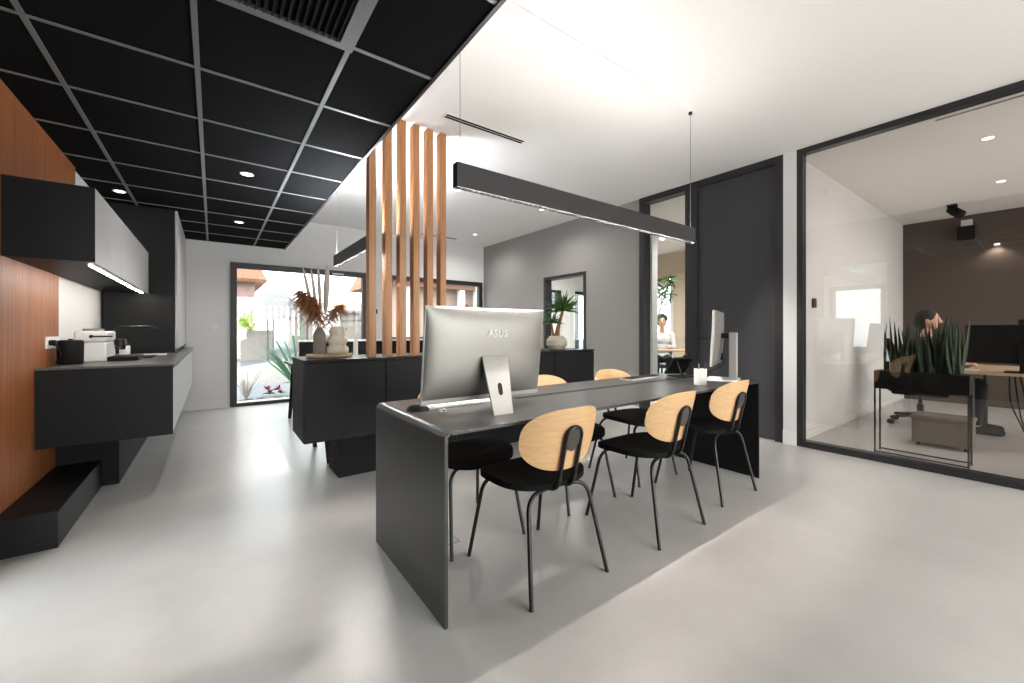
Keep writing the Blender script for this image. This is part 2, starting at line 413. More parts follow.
struct('wall_right.001', MB().box(XG - 0.02, XG + 0.12, 1.556, 1.673, 0, CZ), M['white'])
struct('baseboard_right', MB().box(XG - 0.034, XG - 0.02, 1.556, 1.673, 0, 0.14, 0.003), M['trimw'])
struct('baseboard_right.001', MB().box(XG - 0.014, XG, 5.37, YB, 0, 0.11, 0.003).box(XG - 0.014, XG, 3.39, 4.37, 0, 0.11, 0.003), M['trimw'])
GY0 = -2.6
w4 = thing('window_4', None, None, (XG, -0.5, 0), kind='structure')
struct('window_frame', frame_x(MB(), GY0, 1.556, 0.0, CZ, XG - 0.02, XG + 0.07, 0.05, True, 0.06), M['frame'], w4)
struct('pane', MB().box(XG + 0.02, XG + 0.03, GY0 + .05, 1.51, 0.06, CZ - .055), M['pglass'], w4)
struct('wall_right.002', MB().box(XG, XG + 0.12, YR, GY0, 0, CZ), M['white'])
# partition between meeting room and the rear office, and the far walls
struct('wall_partition', MB().box(XG + 0.12, XE, 1.6, 1.69, 0, CZ), M['white'])
struct('baseboard_partition', MB().box(XG + 0.12, XE, 1.586, 1.6, 0, 0.09, 0.003), M['trimw'])
struct('wall_brown', MB().box(XE, XE + 0.1, YR, 1.69, 0, CZ), M['brown'])
struct('wall_office', wall_with_holes(0, 8.4, 0.12, 1.69, YB, 0.0, CZ, [(5.24, 6.2, 0.0, 2.22)]), M['beige'], smooth=0)
w5 = thing('window_5', None, None, (8.4, 5.72, 0), kind='structure')
struct('window_frame', frame_x(MB(), 5.24, 6.2, 0.0, 2.22, 8.38, 8.53, 0.06), M['trimw'], w5)
struct('pane', MB().box(8.45, 8.456, 5.29, 6.15, 0.05, 2.17), M['glass'], w5)
struct('wall_pier', MB().box(5.66, 5.80, 3.90, 4.10, 0, CZ), M['white'])
d4 = thing('door_4', None, None, (7.8, YB, 0), kind='structure')
struct('door_frame', frame_y(MB(), 7.38, 8.25, 0.0, 2.13, YB - 0.04, YB + 0.06, 0.1, True), M['frame'], d4)
struct('pane', MB().box(7.47, 8.16, YB + 0.01, YB + 0.016, 0.09, 2.04), M['glass'], d4)

# ------------------------------------------------------------------ kitchen
CB = 0.40; CXF = -0.228; CY0 = 3.74; CYE = YB - 0.004
t = thing('base_cabinet', 'long wall-hung black kitchen base cabinet with pale grey fronts', 'cabinet', (-0.56, 5.4, CB))
part('carcass', MB().box(XW + .02, CXF - 0.02, CY0 + .011, CYE, CB, 0.886, 0.002).box(XW + .02, CXF, CY0, CY0 + .011, CB, 0.886), M['blk'], t)
ys = [CY0 + 0.012, 4.65, 5.55, 6.44, CYE - 0.01]
for i in range(4):
    part('door', MB().box(CXF - 0.02, CXF, ys[i] + .004, ys[i + 1] - .004, CB + 0.012, 0.862, 0.002), M['greyfront'], t)
part('support', MB().box(XW + .02, -0.56, 4.15, CYE, 0.0, CB + .001), M['blkmatte'], t)
solo('worktop', MB().box(XW + .02, CXF + 0.006, CY0 - 0.006, CYE, 0.8865, 0.90, 0.002), M['worktop'],
     'dark grey kitchen worktop on the wall-hung base cabinet', 'worktop', (-0.56, 5.4, 0.8865))
solo('plinth_bench', MB().box(XW + .02, -0.65, 3.105, 4.149, 0.0, 0.192, 0.004), M['blk'],
     'low black bench step along the wood panel under the kitchen cabinet', 'bench', (-0.77, 3.6, 0))
UX, UY0, UY1, UZ0, UZ1 = -0.538, 3.25, 5.635, 1.52, 1.94
t = thing('wall_cabinet', 'black wall cabinet with silver-grey doors and a light strip below', 'cabinet', (-0.72, 4.4, UZ0))
part('carcass', MB().box(XW + .02, UX - 0.018, UY0 + .006, UY1, UZ0, UZ1, 0.002).box(XW + .02, UX, UY0, UY0 + .006, UZ0, UZ1), M['blk'], t)
uy = [UY0 + .007, 3.672, 4.07, 4.889, UY1]
for i in range(4):
    part('door', MB().box(UX - 0.018, UX, uy[i] + .004, uy[i + 1] - .004, UZ0 - .004, UZ1, 0.0015), M['greyfront'], t)
part('light_strip', MB().box(UX - 0.052, UX - 0.038, 3.40, 5.55, UZ0 - 0.006, UZ0 - 0.0005), M['led'], t)
t = thing('tall_cabinet', 'tall black cabinet column with pale grey front standing on the worktop', 'cabinet', (-0.6, 6.5, 0.9))
part('carcass', MB().box(XW + .02, -0.328, 5.64, YB - .004, 0.901, DZ - .008, 0.002), M['blk'], t)
for a, b in ((5.652, 6.48), (6.484, YB - .008)):
    part('door', MB().box(-0.328, -0.308, a, b, 0.94, DZ - .012, 0.002), M['greyfront'], t)
part('handle', MB().box(-0.308, -0.29, 6.9, 6.96, 0.93, 0.96, 0.003), M['steel'], t)
# sink + tap
t = thing('sink', 'dark inset kitchen sink with pale drying tray beside the tap', 'sink', (-0.5, 5.0, 0.9))
part('basin', frame_x(MB(), 0, 0, 0, 0, 0, 0, 0) if False else MB().box(-0.78, -0.42, 4.62, 5.05, 0.9004, 0.906, 0.002), M['blkmatte'], t)
part('drainer', MB().box(-0.60, -0.36, 5.06, 5.16, 0.9004, 0.914, 0.004), M['whiteplastic'], t)
t = thing('kitchen_tap', 'slim black angled tap behind the coffee machine', 'tap', (-0.70, 4.90, 0.906))
part('spout', MB().tube(fillet([(-0.70, 4.90, 0.906), (-0.70, 4.90, 1.165), (-0.47, 4.90, 1.17), (-0.42, 4.90, 1.16)], 0.07, 8), 0.011), M['tube'], t)
part('lever', MB().tube([(-0.70, 4.90, 0.96), (-0.63, 4.88, 0.985)], 0.007), M['tube'], t)
part('base', MB().lathe([(0.024, 0), (0.024, 0.03), (0.018, 0.035)], (-0.70, 4.90, 0.906), 20), M['tube'], t)
# coffee machine and grinder
t = thing('coffee_machine', 'white espresso machine on the worktop beside a black bin', 'coffee machine', (-0.72, 4.45, 0.9))
part('body', MB().box(-0.80, -0.645, 4.28, 4.62, 0.9, 1.045, 0.012), M['whiteplastic'], t)
part('head', MB().box(-0.82, -0.643, 4.28, 4.62, 1.047, 1.13, 0.014), M['whiteplastic'], t)
part('group_head', MB().lathe([(0.036, 0), (0.036, 0.04), (0.028, 0.05)], (-0.585, 4.38, 1.02), 20), M['tube'], t, 'black brew head')
part('portafilter', MB().lathe([(0.03, 0), (0.034, 0.03)], (-0.585, 4.38, 0.985), 20).tube([(-0.585, 4.38, 1.0), (-0.585, 4.26, 1.0)], [0.008, 0.012]), M['tube'], t)
part('steam_lever', MB().tube([(-0.72, 4.262, 1.09), (-0.61, 4.262, 1.09)], 0.006).blob((-0.725, 4.262, 1.09), 0.013), M['tube'], t, 'black horizontal lever')
part('drip_tray', MB().box(-0.645, -0.47, 4.28, 4.60, 0.9, 0.935, 0.006), M['blkmatte'], t, 'black drip tray')
part('lid', MB().box(-0.80, -0.70, 4.42, 4.56, 1.13, 1.148, 0.004), M['steel'], t)
solo('coffee_bin', MB().lathe([(0.058, 0), (0.064, 0.006), (0.066, 0.15), (0.062, 0.165), (0.045, 0.168), (0.012, 0.168), (0.012, 0.176)], (-0.795, 4.08, 0.9), 32), M['blkmatte'],
     'round black bin on the worktop in front of the espresso machine', 'bin', (-0.795, 4.08, 0.9))
t = thing('canister', 'white labelled canister behind the espresso machine drip tray', 'canister', (-0.62, 4.80, 0.9))
part('jar', MB().lathe([(0.03, 0), (0.035, 0.004), (0.035, 0.10), (0.03, 0.108)], (-0.60, 4.70, 0.9), 24), M['whitecer'], t)
part('lid', MB().lathe([(0.03, 0.108), (0.031, 0.125), (0.012, 0.13), (0.012, 0.142)], (-0.60, 4.70, 0.9), 24), M['blkmatte'], t)
t = thing('wall_socket', 'white double wall socket on the wood panel with black plugs in it', 'socket', (XW + .018, 4.05, 1.0))
part('plate', MB().box(XW + .018, XW + .028, 3.93, 4.19, 1.012, 1.092, 0.003), M['whiteplastic'], t)
part('plug', MB().box(XW + .028, XW + .062, 3.955, 3.99, 1.035, 1.07, 0.006), M['blkmatte'], t)
part('plug', MB().box(XW + .028, XW + .055, 4.03, 4.065, 1.03, 1.065, 0.006), M['blkmatte'], t)
part('cable', MB().tube(fillet([(XW + .06, 3.972, 1.04), (XW + .085, 3.98, 0.96), (XW + .05, 4.0, 0.915), (XW + .06, 4.1, 0.906), (-0.80, 4.22, 0.906)], 0.04, 5), 0.005, 8)
     .tube(fillet([(XW + .055, 4.047, 1.04), (XW + .075, 4.05, 0.95), (XW + .06, 4.2, 0.906), (-0.80, 4.3, 0.906)], 0.04, 5), 0.005, 8), M['blkmatte'], t)
t = thing('light_switch', 'white double light switch on the back wall beside the tall window', 'light switch', (0.005, YB, 1.18))
part('plate', MB().box(-0.035, 0.05, YB - 0.01, YB, 1.14, 1.225, 0.003), M['trimw'], t)
part('rocker', MB().box(-0.027, 0.005, YB - 0.014, YB - 0.009, 1.15, 1.215, 0.002), M['whiteplastic'], t)
part('rocker', MB().box(0.010, 0.042, YB - 0.014, YB - 0.009, 1.15, 1.215, 0.002), M['whiteplastic'], t)
solo('wall_reader', MB().box(2.32, 2.38, YB - 0.03, YB, 1.44, 1.52, 0.006), M['blkmatte'], 'small black box on the white wall between the two windows', 'card reader', (2.35, YB, 1.44))

# ------------------------------------------------------------------ ceiling fittings
t = thing('ceiling_vent', 'grey framed ceiling vent with black louvres in the black ceiling', 'vent', (0.22, 1.63, DZ))
part('frame', frame_y(MB(), 0, 0, 0, 0, 0, 0, 0) if False else MB().box(-0.05, 0.455, 1.905, 1.945, DZ - 0.02, DZ).box(-0.05, 0.455, 1.345, 1.385, DZ - 0.02, DZ).box(-0.05, -0.01, 1.385, 1.905, DZ - 0.02, DZ).box(0.455, 0.515, 1.345, 1.945, DZ - 0.02, DZ), M['tbar'], t)
for k in range(17):
    x = 0.005 + k * 0.0275
    part('louvre', MB().box(-0.0015, 0.0015, 1.385, 1.905, -0.013, 0.013, mtx=Matrix.Translation((x, 0, DZ - 0.014)) @ Matrix.Rotation(R(35), 4, 'Y')), M['frame'], t, smooth=0)
part('backing', MB().box(-0.01, 0.455, 1.385, 1.905, DZ - 0.003, DZ - 0.001), M['fabric'], t)
def downlight(x, y, z, label, group, glow='dl', power=6.0, spot=True, r=0.038):
    t = thing('downlight', label, 'downlight', (x, y, z), group=group)
    ring = MB()
    n = 28
    A = [[ring.bm.verts.new((x + rr * math.cos(2 * PI * k / n), y + rr * math.sin(2 * PI * k / n), z - zz)) for k in range(n)] for rr, zz in ((r + .012, 0.0), (r + .012, 0.004), (r, 0.005), (r, 0.001))]
    for i in range(3):
        for k in range(n): ring.bm.faces.new((A[i][k], A[i][(k + 1) % n], A[i + 1][(k + 1) % n], A[i + 1][k]))
    part('ring', ring, M['trimw'], t)
    part('lens', MB().lathe([(r, 0), (r, 0.0015)], (x, y, z - 0.003), 28), M[glow], t)
    if spot:
        l = bpy.data.lights.new('downlight_lamp', 'SPOT'); l.energy = power; l.spot_size = R(165); l.spot_blend = 0.8; l.shadow_soft_size = 0.04; l.color = (1.0, 0.97, 0.94)
        o = bpy.data.objects.new('downlight_lamp', l); COL.objects.link(o); o.parent = t; o.location = (0, 0, -0.02)
    return t
G = 'downlights in the black ceiling'
downlight(0.227, 4.008, DZ, 'round downlight in the black ceiling above the walkway, nearer the vent', G, power=22)
downlight(0.25, 5.83, DZ, 'round downlight in the black ceiling close to the tall window', G, power=22)
downlight(-0.70, 5.2, DZ, 'round downlight in the black ceiling above the wall cabinet', G, power=3)
G = 'downlights in the white ceiling'
downlight(2.494, 4.538, CZ, 'small downlight in the white ceiling behind the near end of the pendant bar', G, 'dlsoft', 50)
downlight(3.875, 4.522, CZ, 'small downlight in the white ceiling beside the grey wall', G, 'dlsoft', 50)
downlight(3.89, 6.432, CZ, 'small downlight in the white ceiling nearest the street windows', G, 'dlsoft', 50)
G = 'downlights in the meeting room ceiling'
downlight(5.753, 0.412, CZ, 'meeting room downlight nearest the glass wall', G, 'dl', 34)
downlight(7.537, 0.439, CZ, 'meeting room downlight nearer the brown wall', G, 'dl', 34)  # the next two are added to lift the dark rear office
downlight(6.6, 3.6, CZ, 'downlight added to brighten the rear office, near the narrow glass strip', None, 'dl', 260)
downlight(6.2, 5.9, CZ, 'downlight added to brighten the rear office, nearest the grey wall door', None, 'dl', 260)
def slot(name, label, x0, x1, y, w=0.05):
    t = thing(name, label, 'air diffuser', ((x0 + x1) / 2, y, CZ), group='slot diffusers in the white ceiling')
    part('frame', MB().box(x0, x1, y - w, y + w, CZ - 0.005, CZ), M['ceil'], t)
    part('slot', MB().box(x0 + .02, x1 - .02, y - w * .62, y - w * .12, CZ - 0.007, CZ - 0.0045), M['blkmatte'], t)
    part('slot', MB().box(x0 + .02, x1 - .02, y + w * .12, y + w * .62, CZ - 0.007, CZ - 0.0045), M['blkmatte'], t)
slot('slot_diffuser', 'black slot air diffuser in the white ceiling between wood posts and pendant bar', 1.525, 2.365, 3.017, 0.045)
slot('slot_diffuser', 'thin slot air diffuser in the white ceiling near the street windows', 3.05, 3.80, 6.95, 0.05)
t = thing('slot_diffuser', 'long slot air diffuser in the meeting room ceiling along the glass', 'air diffuser', (4.91, 0.0, CZ))
part('frame', MB().box(4.87, 4.95, -1.2, 0.66, CZ - 0.005, CZ), M['ceil'], t)
part('slot', MB().box(4.895, 4.925, -1.18, 0.64, CZ - 0.007, CZ - 0.0045), M['bluegrey'], t)

# pendant bars
def pendant(label, axis, a, b, c, zb, zt, power_mat, wires, rail, up='added_uplight'):
    """bar running a..b along axis at the other coordinate c"""
    mid = (a + b) / 2
    loc = (mid, c, zb) if axis == 0 else (c, mid, zb)
    t = thing('pendant_bar', label, 'pendant lamp', loc, group='long black pendant bars')
    def bx(mb, u0, u1, v0, v1, z0, z1, bev=0):
        return mb.box(u0, u1, c + v0, c + v1, z0, z1, bev) if axis == 0 else mb.box(c + v0, c + v1, u0, u1, z0, z1, bev)
    dp = 0.042
    h = MB(); bx(h, a, b, -0.0225, -0.018, zb, zt); bx(h, a, b, 0.018, 0.0225, zb, zt); bx(h, a, b, -0.018, 0.018, zb + dp + .001, zt)
    bx(h, a, a + .004, -0.018, .018, zb, zb + dp); bx(h, b - .004, b, -0.018, .018, zb, zb + dp)
    part('housing', h, M['frame'], t)
    n = int((b - a) / 0.036); st_ = (b - a - .01) / n
    out = [(a + .004, zb + dp), (b - .006, zb + dp)]       # comb-shaped louvre: one rib every few centimetres
    comb = [(a + .004, zb + .012)]
    for k in range(n):
        u = a + .005 + k * st_
        comb += [(u, zb + .012), (u, zb + .001), (u + .004, zb + .001), (u + .004, zb + .012)]
    comb += [(b - .006, zb + .012), (b - .006, zb + .0135), (a + .004, zb + .0135)]
    part('louvre', MB().prism(comb, 1 if axis == 0 else 0, c - .0178, c - .0158), M['liner'], t, smooth=0)
    part('louvre', MB().prism(comb, 1 if axis == 0 else 0, c + .0158, c + .0178), M['blkmatte'], t, smooth=0)
    ln_ = MB(); bx(ln_, a + .004, b - .004, -0.018, -0.0178, zb + .0005, zb + dp); bx(ln_, a + .004, b - .004, 0.0178, 0.018, zb + .0005, zb + dp)
    part('baffle', ln_, M['liner'], t, smooth=0)
    d = MB(); bx(d, a + .006, b - .006, -0.010, 0.010, zb + dp - .001, zb + dp)
    part('diffuser', d, power_mat, t, smooth=0)
    u_ = MB(); bx(u_, a + .02, b - .02, -0.015, 0.015, zt, zt + .0015); part('added_uplight', u_, M[up], t, smooth=0)  # upward glowing strip added to brighten the ceiling
    for u in wires:
        p = (lambda z: (u, c, z)) if axis == 0 else (lambda z: (c, u, z))
        part('wire', MB().tube([p(zt), p(CZ - .012)], 0.0016, 6), M['bluegrey'], t)
    r = MB(); bx(r, rail[0], rail[1], -0.022, 0.022, CZ - 0.018, CZ, 0.003)
    part('ceiling_rail', r, M['ceil'], t)
    e = MB(); bx(e, rail[1] - .016, rail[1] + .004, -0.010, .010, CZ - 0.04, CZ - 0.005)
    part('end_clip', e, M['blkmatte'], t)
pendant('long black pendant light bar hanging above the meeting table', 0, 0.962, 3.133, 1.78, 1.841, 1.960, M['lampcell'], (0.99, 3.095), (0.99, 3.10))
pendant('black pendant light bar above the far bench desk behind the posts', 1, 3.42, 4.72, 1.08, 1.835, 1.95, M['lampcell'], (3.5, 4.66), (3.45, 4.70), 'added_uplight2')

# ------------------------------------------------------------------ meeting table
TX0, TX1, TY0, TY1, TH = 0.705, 3.385, 1.386, 2.19, 0.743
t = thing('meeting_table', 'long dark anthracite waterfall-edge table in the middle of the room', 'table', ((TX0 + TX1) / 2, (TY0 + TY1) / 2, 0))
th, rr = 0.014, 0.03
outer = [(TX0, 0.0)] + [(TX0 + rr - rr * math.cos(a), TH - rr + rr * math.sin(a)) for a in [k * PI / 2 / 8 for k in range(9)]] + [(1.2, TH)]
inner = [(1.2, TH - th)] + [(TX0 + th + 0.008 - 0.008 * math.sin(a), TH - th - 0.008 + 0.008 * math.cos(a)) for a in [k * PI / 2 / 4 for k in range(5)]] + [(TX0 + th, 0.0)]
part('end_panel', MB().prism([p for p in outer[:10]] + [p for p in inner[1:]], 1, TY0, TY1), M['desk'], t)
part('tabletop', MB().box(TX0 + rr, TX1 - .0, TY0, TY1, TH - th, TH, 0.0015), M['desk'], t)
part('end_panel', MB().box(TX1 - th, TX1, TY0, TY1, 0.0, TH - th, 0.0015), M['blk'], t)
part('cable_slot', MB().box(1.40, TX1 - .03, 1.846, 1.856, TH, TH + .0012).box(1.40, TX1 - .03, 1.876, 1.886, TH, TH + .0012), M['fabric'], t, smooth=0)
part('cable_tray', MB().box(1.0, 3.1, 1.80, 1.93, TH - th - .05, TH - th - .001), M['blkmatte'], t)

# ------------------------------------------------------------------ chairs
def superell(t, w, top, bot, nt_, nb):
    c, s_ = math.cos(t), math.sin(t); n = nt_ if s_ >= 0 else nb
    x = w * math.copysign(abs(c) ** (2 / n), c); y = (top if s_ >= 0 else bot) * math.copysign(abs(s_) ** (2 / n), s_)
    return x, y
def shell(w, top, bot, fn, th_, nt_=3, nb=2.2, rings=7, seg=56):
    mb = MB(); bm = mb.bm; sides = []; mb.boxonly = False
    for off in (0.5, -0.5):
        c = bm.verts.new(fn(0, 0, off * th_)); rr_ = []
        for i in range(1, rings + 1):
            k_ = i / rings; o_ = off * th_ * (1 if i < rings else 0.72)
            rr_.append([bm.verts.new(fn(*[q * k_ for q in superell(2 * PI * j / seg + 0.001, w, top, bot, nt_, nb)], o_)) for j in range(seg)])
        for j in range(seg): bm.faces.new((c, rr_[0][j], rr_[0][(j + 1) % seg]))
        for i in range(rings - 1):
            for j in range(seg): bm.faces.new((rr_[i][j], rr_[i + 1][j], rr_[i + 1][(j + 1) % seg], rr_[i][(j + 1) % seg]))
        sides.append(rr_[-1])
    for j in range(seg): bm.faces.new((sides[0][j], sides[0][(j + 1) % seg], sides[1][(j + 1) % seg], sides[1][j]))
    return mb
def make_chair(label):
    t = thing('meeting_chair', label, 'chair', (0, 0, 0), group='oak-backed black chairs around the meeting table')
    def seat_fn(x, y, o): return (x, y + 0.022, 0.447 + o + (0.012 * (x / .24) ** 2 if o > 0 else 0.006 * (x / .24) ** 2) - 0.02 * max(0, y / .22) ** 2)
    part('seat', shell(0.242, 0.222, 0.212, seat_fn, 0.032, 2.7, 2.7, 7, 48), M['fabric'], t, 'black padded seat', smooth=60, local=True)
    BZ, BY = 0.666, -0.245
    def back_fn(x, v, o):
        z = BZ + v * math.cos(R(13)); y = BY - v * math.sin(R(13)) + x * x / 0.66
        nx = -2 * x / 0.66; l = math.hypot(nx, 1)
        return (x + o * nx / l, y + o / l, z)
    part('backrest', shell(0.228, 0.138, 0.152, back_fn, 0.012, 2.7, 2.25, 8, 64), M['oak'], t, 'light oak veneer backrest', smooth=50, local=True)
    # two bars that run up from under the seat and join round an oval plate
    def bk(v, off=-0.016): return (BY - v * math.sin(R(13)) + off, BZ + v * math.cos(R(13)))
    y1, z1 = bk(-0.20); y2, z2 = bk(0.005)
    hw = 0.045
    top = arc((0, y2, z2), hw, 0, PI, 10, (1, 0, 0), (0, -math.sin(R(13)), math.cos(R(13))))
    pts = fillet([(hw, 0.04, 0.424), (hw, y1 + 0.01, 0.424), (hw, y2, z2)], 0.06, 6)[:-1] + top + fillet([(-hw, y2, z2), (-hw, y1 + 0.01, 0.424), (-hw, 0.04, 0.424)], 0.06, 6)[1:]
    part('back_support', MB().tube(pts, 0.0095, 10), M['tube'], t, local=True)
    def pl_fn(x, v, o):
        y, z = bk(v - 0.005, -0.014); return (x, y + o, z)
    part('support_plate', shell(0.040, 0.050, 0.056, pl_fn, 0.012, 2, 2, 3, 28), M['plate'], t, 'dark oval plate', local=True)
    for sx in (-1, 1):
        part('leg', MB().tube(fillet([(sx * 0.229, -0.252, 0.0), (sx * 0.178, -0.165, 0.418), (0.0, -0.13, 0.42)], 0.075, 8), 0.0095, 10), M['tube'], t, local=True)
        part('leg', MB().tube(fillet([(sx * 0.226, 0.25, 0.0), (sx * 0.190, 0.165, 0.41), (0.0, 0.12, 0.42)], 0.075, 8), 0.0095, 10), M['tube'], t, local=True)
    return t
c0 = make_chair('oak-backed black chair nearest the viewer, in front of the silver computer')
c0.location = (1.262, 1.522, 0)
dup(c0, (2.078, 1.490, 0), R(1), 'oak-backed black chair in the middle of the near side of the table')
dup(c0, (2.868, 1.545, 0), R(-1), 'oak-backed black chair on the near side at the pen cup end')
dup(c0, (1.17, 2.03, 0), PI, 'oak-backed black chair across the table, behind the silver computer')
dup(c0, (1.97, 2.05, 0), PI + R(2), 'oak-backed black chair on the far side, in the middle')
dup(c0, (2.72, 2.06, 0), PI - R(2), 'oak-backed black chair on the far side, beside the keyboard')

# ------------------------------------------------------------------ things on the meeting table
def aio_back(mb, x0, x1, z0, z1, yf, depth, mtx):
    """bulged back shell of an all-in-one computer; faces -y"""
    def f(u, v):
        e = lambda q: 1 - abs(2 * q - 1) ** 3.2
        d = depth * (min(1.0, e(u)) * min(1.0, e(v))) ** 0.62
        return mtx @ Vector((x0 + (x1 - x0) * u, yf - 0.004 - d, z0 + (z1 - z0) * v))
    us = 34; vs_ = 26
    remap = lambda q: 0.5 - 0.5 * math.cos(PI * q)
    mb.grid(lambda a, b: f(remap(a), remap(b)), us, vs_)
    return mb
AX0, AX1, AZ0, AZ1 = 0.772, 1.462, 0.0, 0.437
t = thing('desktop_computer', 'large silver all-in-one computer seen from behind on the near end of the table', 'computer', (1.11, 1.68, TH))
tilt = Matrix.Translation((0, 1.75, 0.808)) @ Matrix.Rotation(R(6.5), 4, 'X')
back = part('back_shell', aio_back(MB(), AX0, AX1, AZ0, AZ1, 0.0, 0.042, tilt), M['silver'], t, smooth=60)
part('screen_slab', MB().box(AX0 - .004, AX1 + .004, -0.004, 0.010, AZ0 - 0.022, AZ1 + .003, 0.003, mtx=tilt), M['silver2'], t)
part('screen', MB().box(AX0 + .01, AX1 - .01, 0.0102, 0.0115, AZ0 + 0.01, AZ1 - .01, mtx=tilt), M['dkglass'], t)
st = MB()
# slanting stand plate, from the slot in the back down to the table
ptop = [(1.052, 1.672, 1.006), (1.204, 1.672, 1.004)]; pbot = [(1.032, 1.535, TH + .001), (1.138, 1.535, TH + .001)]
def stand_plate(mb, th_):
    A = [Vector(p) for p in (ptop[0], ptop[1], pbot[1], pbot[0])]
    n = (A[1] - A[0]).cross(A[3] - A[0]).normalized()
    if n.y > 0: n = -n
    F = [mb.bm.verts.new(p) for p in A]; Bk = [mb.bm.verts.new(p - n * th_) for p in A]
    for q in Bk:
        if q.co.z < TH: q.co.z = TH + .001
    mb.bm.faces.new(F); mb.bm.faces.new(Bk[::-1])
    for i in range(4): mb.bm.faces.new((F[i], F[(i + 1) % 4], Bk[(i + 1) % 4], Bk[i]))
    return A, n
A, n_ = stand_plate(st, 0.010)
stand = part('stand', st, M['silver2'], t)
cen = (A[0] + A[1]) / 2 * 0.42 + (A[2] + A[3]) / 2 * 0.58; ux = (A[2] - A[3]).normalized(); uz = ((A[0] + A[1]) / 2 - (A[2] + A[3]) / 2).normalized()
ho = MB(); ring = []
for k in range(24):
    a = 2 * PI * k / 24; ring.append(cen + ux * 0.013 * math.cos(a) + uz * (0.018 * math.sin(a) + math.copysign(0.014, math.sin(a))) + n_ * 0.0012)
ho.bm.faces.new([ho.bm.verts.new(p) for p in ring])
part('cable_hole', ho, M['blkmatte'], stand, 'dark oval cable hole')
part('slot', MB().box(1.048, 1.208, -0.0475, -0.0455, 0.199, 0.203, mtx=tilt), M['ink'], t)
def text(name, body, size, loc, rot, m, parent, ext=0.0008):
    cu = bpy.data.curves.new(name, 'FONT'); cu.body = body; cu.size = size; cu.extrude = ext; cu.space_character = 1.12; cu.align_x = 'CENTER'; cu.align_y = 'CENTER'; cu.materials.append(m)
    tmp = bpy.data.objects.new(name, cu); COL.objects.link(tmp); bpy.context.view_layer.update()
    me = bpy.data.meshes.new_from_object(tmp.evaluated_get(bpy.context.evaluated_depsgraph_get())); bpy.data.objects.remove(tmp)
    o = bpy.data.objects.new(name, me); COL.objects.link(o); o.parent = parent
    o.matrix_local = WM[parent.name].inverted() @ Matrix.Translation(loc) @ rot
    return o
rotb = Matrix.Rotation(R(90 + 6.5), 4, 'X')
lg = text('logo_lettering', 'ASUS', 0.048, tilt @ Vector((1.142, -0.0472, 0.316)), rotb, M['logo'], t)
# mouse, keyboard
t = thing('computer_mouse', 'black and grey computer mouse beside the silver computer', 'mouse', (0.80, 1.865, TH))
ms = MB(); ms.blob((0, 0, 0), (0.034, 0.056, 0.036), 20, 12)
bmesh.ops.bisect_plane(ms.bm, geom=ms.bm.verts[:] + ms.bm.edges[:] + ms.bm.faces[:], plane_co=(0, 0, 0), plane_no=(0, 0, 1), clear_inner=True)
bmesh.ops.transform(ms.bm, matrix=Matrix.Translation((0.805, 1.865, TH)) @ Matrix.Rotation(R(60), 4, 'Z'), verts=ms.bm.verts)
part('body', ms, M['blk'], t)
part('wheel', MB().box(0.80, 0.826, 1.862, 1.872, TH + .030, TH + .0365, 0.003), M['bluegrey'], t)
def keyboard(label, cx_, cy_, rz, L_, m1, m2):
    t = thing('keyboard', label, 'keyboard', (cx_, cy_, TH), rz, group='keyboards on the meeting table')
    part('base', MB().box(-L_ / 2, L_ / 2, -0.062, 0.062, 0.0, 0.014, 0.004), m1, t, local=True)
    k = MB(); nx = int(L_ / 0.021)
    for i in range(nx):
        for j in range(5):
            x = -L_ / 2 + 0.008 + i * (L_ - .016) / nx; y = -0.052 + j * 0.021
            k.box(x + .0015, x + (L_ - .016) / nx - .0015, y + .0015, y + .0195, 0.014, 0.0175)
    part('keys', k, m2, t, smooth=0, local=True)
    return t
keyboard('white keyboard under the edge of the silver computer', 1.02, 1.905, 0.0, 0.42, M['whiteplastic'], M['whitecer'])
keyboard('dark keyboard with pale edge on the table near the desk phone', 2.80, 2.035, R(4), 0.42, M['silver2'], M['blkmatte'])
t = thing('usb_receiver', 'small white adapter on the table beside the mouse', 'adapter', (0.885, 1.76, TH))
part('body', MB().box(0.868, 0.902, 1.75, 1.772, TH, TH + .014, 0.003), M['whiteplastic'], t)
part('port', MB().box(0.877, 0.893, 1.749, 1.751, TH + .005, TH + .011), M['blkmatte'], t)
# pen cup
cx_, cy_ = 2.835, 1.555
pc = MB(); pr = [(0.041, 0.0), (0.043, 0.004), (0.043, 0.115), (0.039, 0.115), (0.039, 0.012)]
pc.lathe(pr, (cx_, cy_, TH), 32)
solo('pen_cup', pc, M['whitecer'], 'white cylindrical pen cup on the table', 'pen cup', (cx_, cy_, TH))
for i, (dx, dy, h, tx, ty, m, lb, cat) in enumerate([(-0.015, 0.0, 0.150, -0.012, 0.01, 'blkmatte', 'black pen in the white cup leaning away from the computer', 'pen'),
                                              (0.012, 0.012, 0.142, 0.010, 0.014, 'bluegrey', 'grey pen in the white cup', 'pen'),
                                              (0.016, -0.010, 0.150, 0.02, -0.01, 'tube', 'dark marker pen in the white cup, nearest the screen', 'pen')]):
    solo('pen', MB().tube([(cx_ + dx, cy_ + dy, TH + .013), (cx_ + dx + tx, cy_ + dy + ty, TH + h)], 0.0055, 10).blob((cx_ + dx + tx, cy_ + dy + ty, TH + h), 0.0062, 10, 6), M[m], lb, cat, (cx_ + dx, cy_ + dy, TH + .013), 'pens in the white cup')
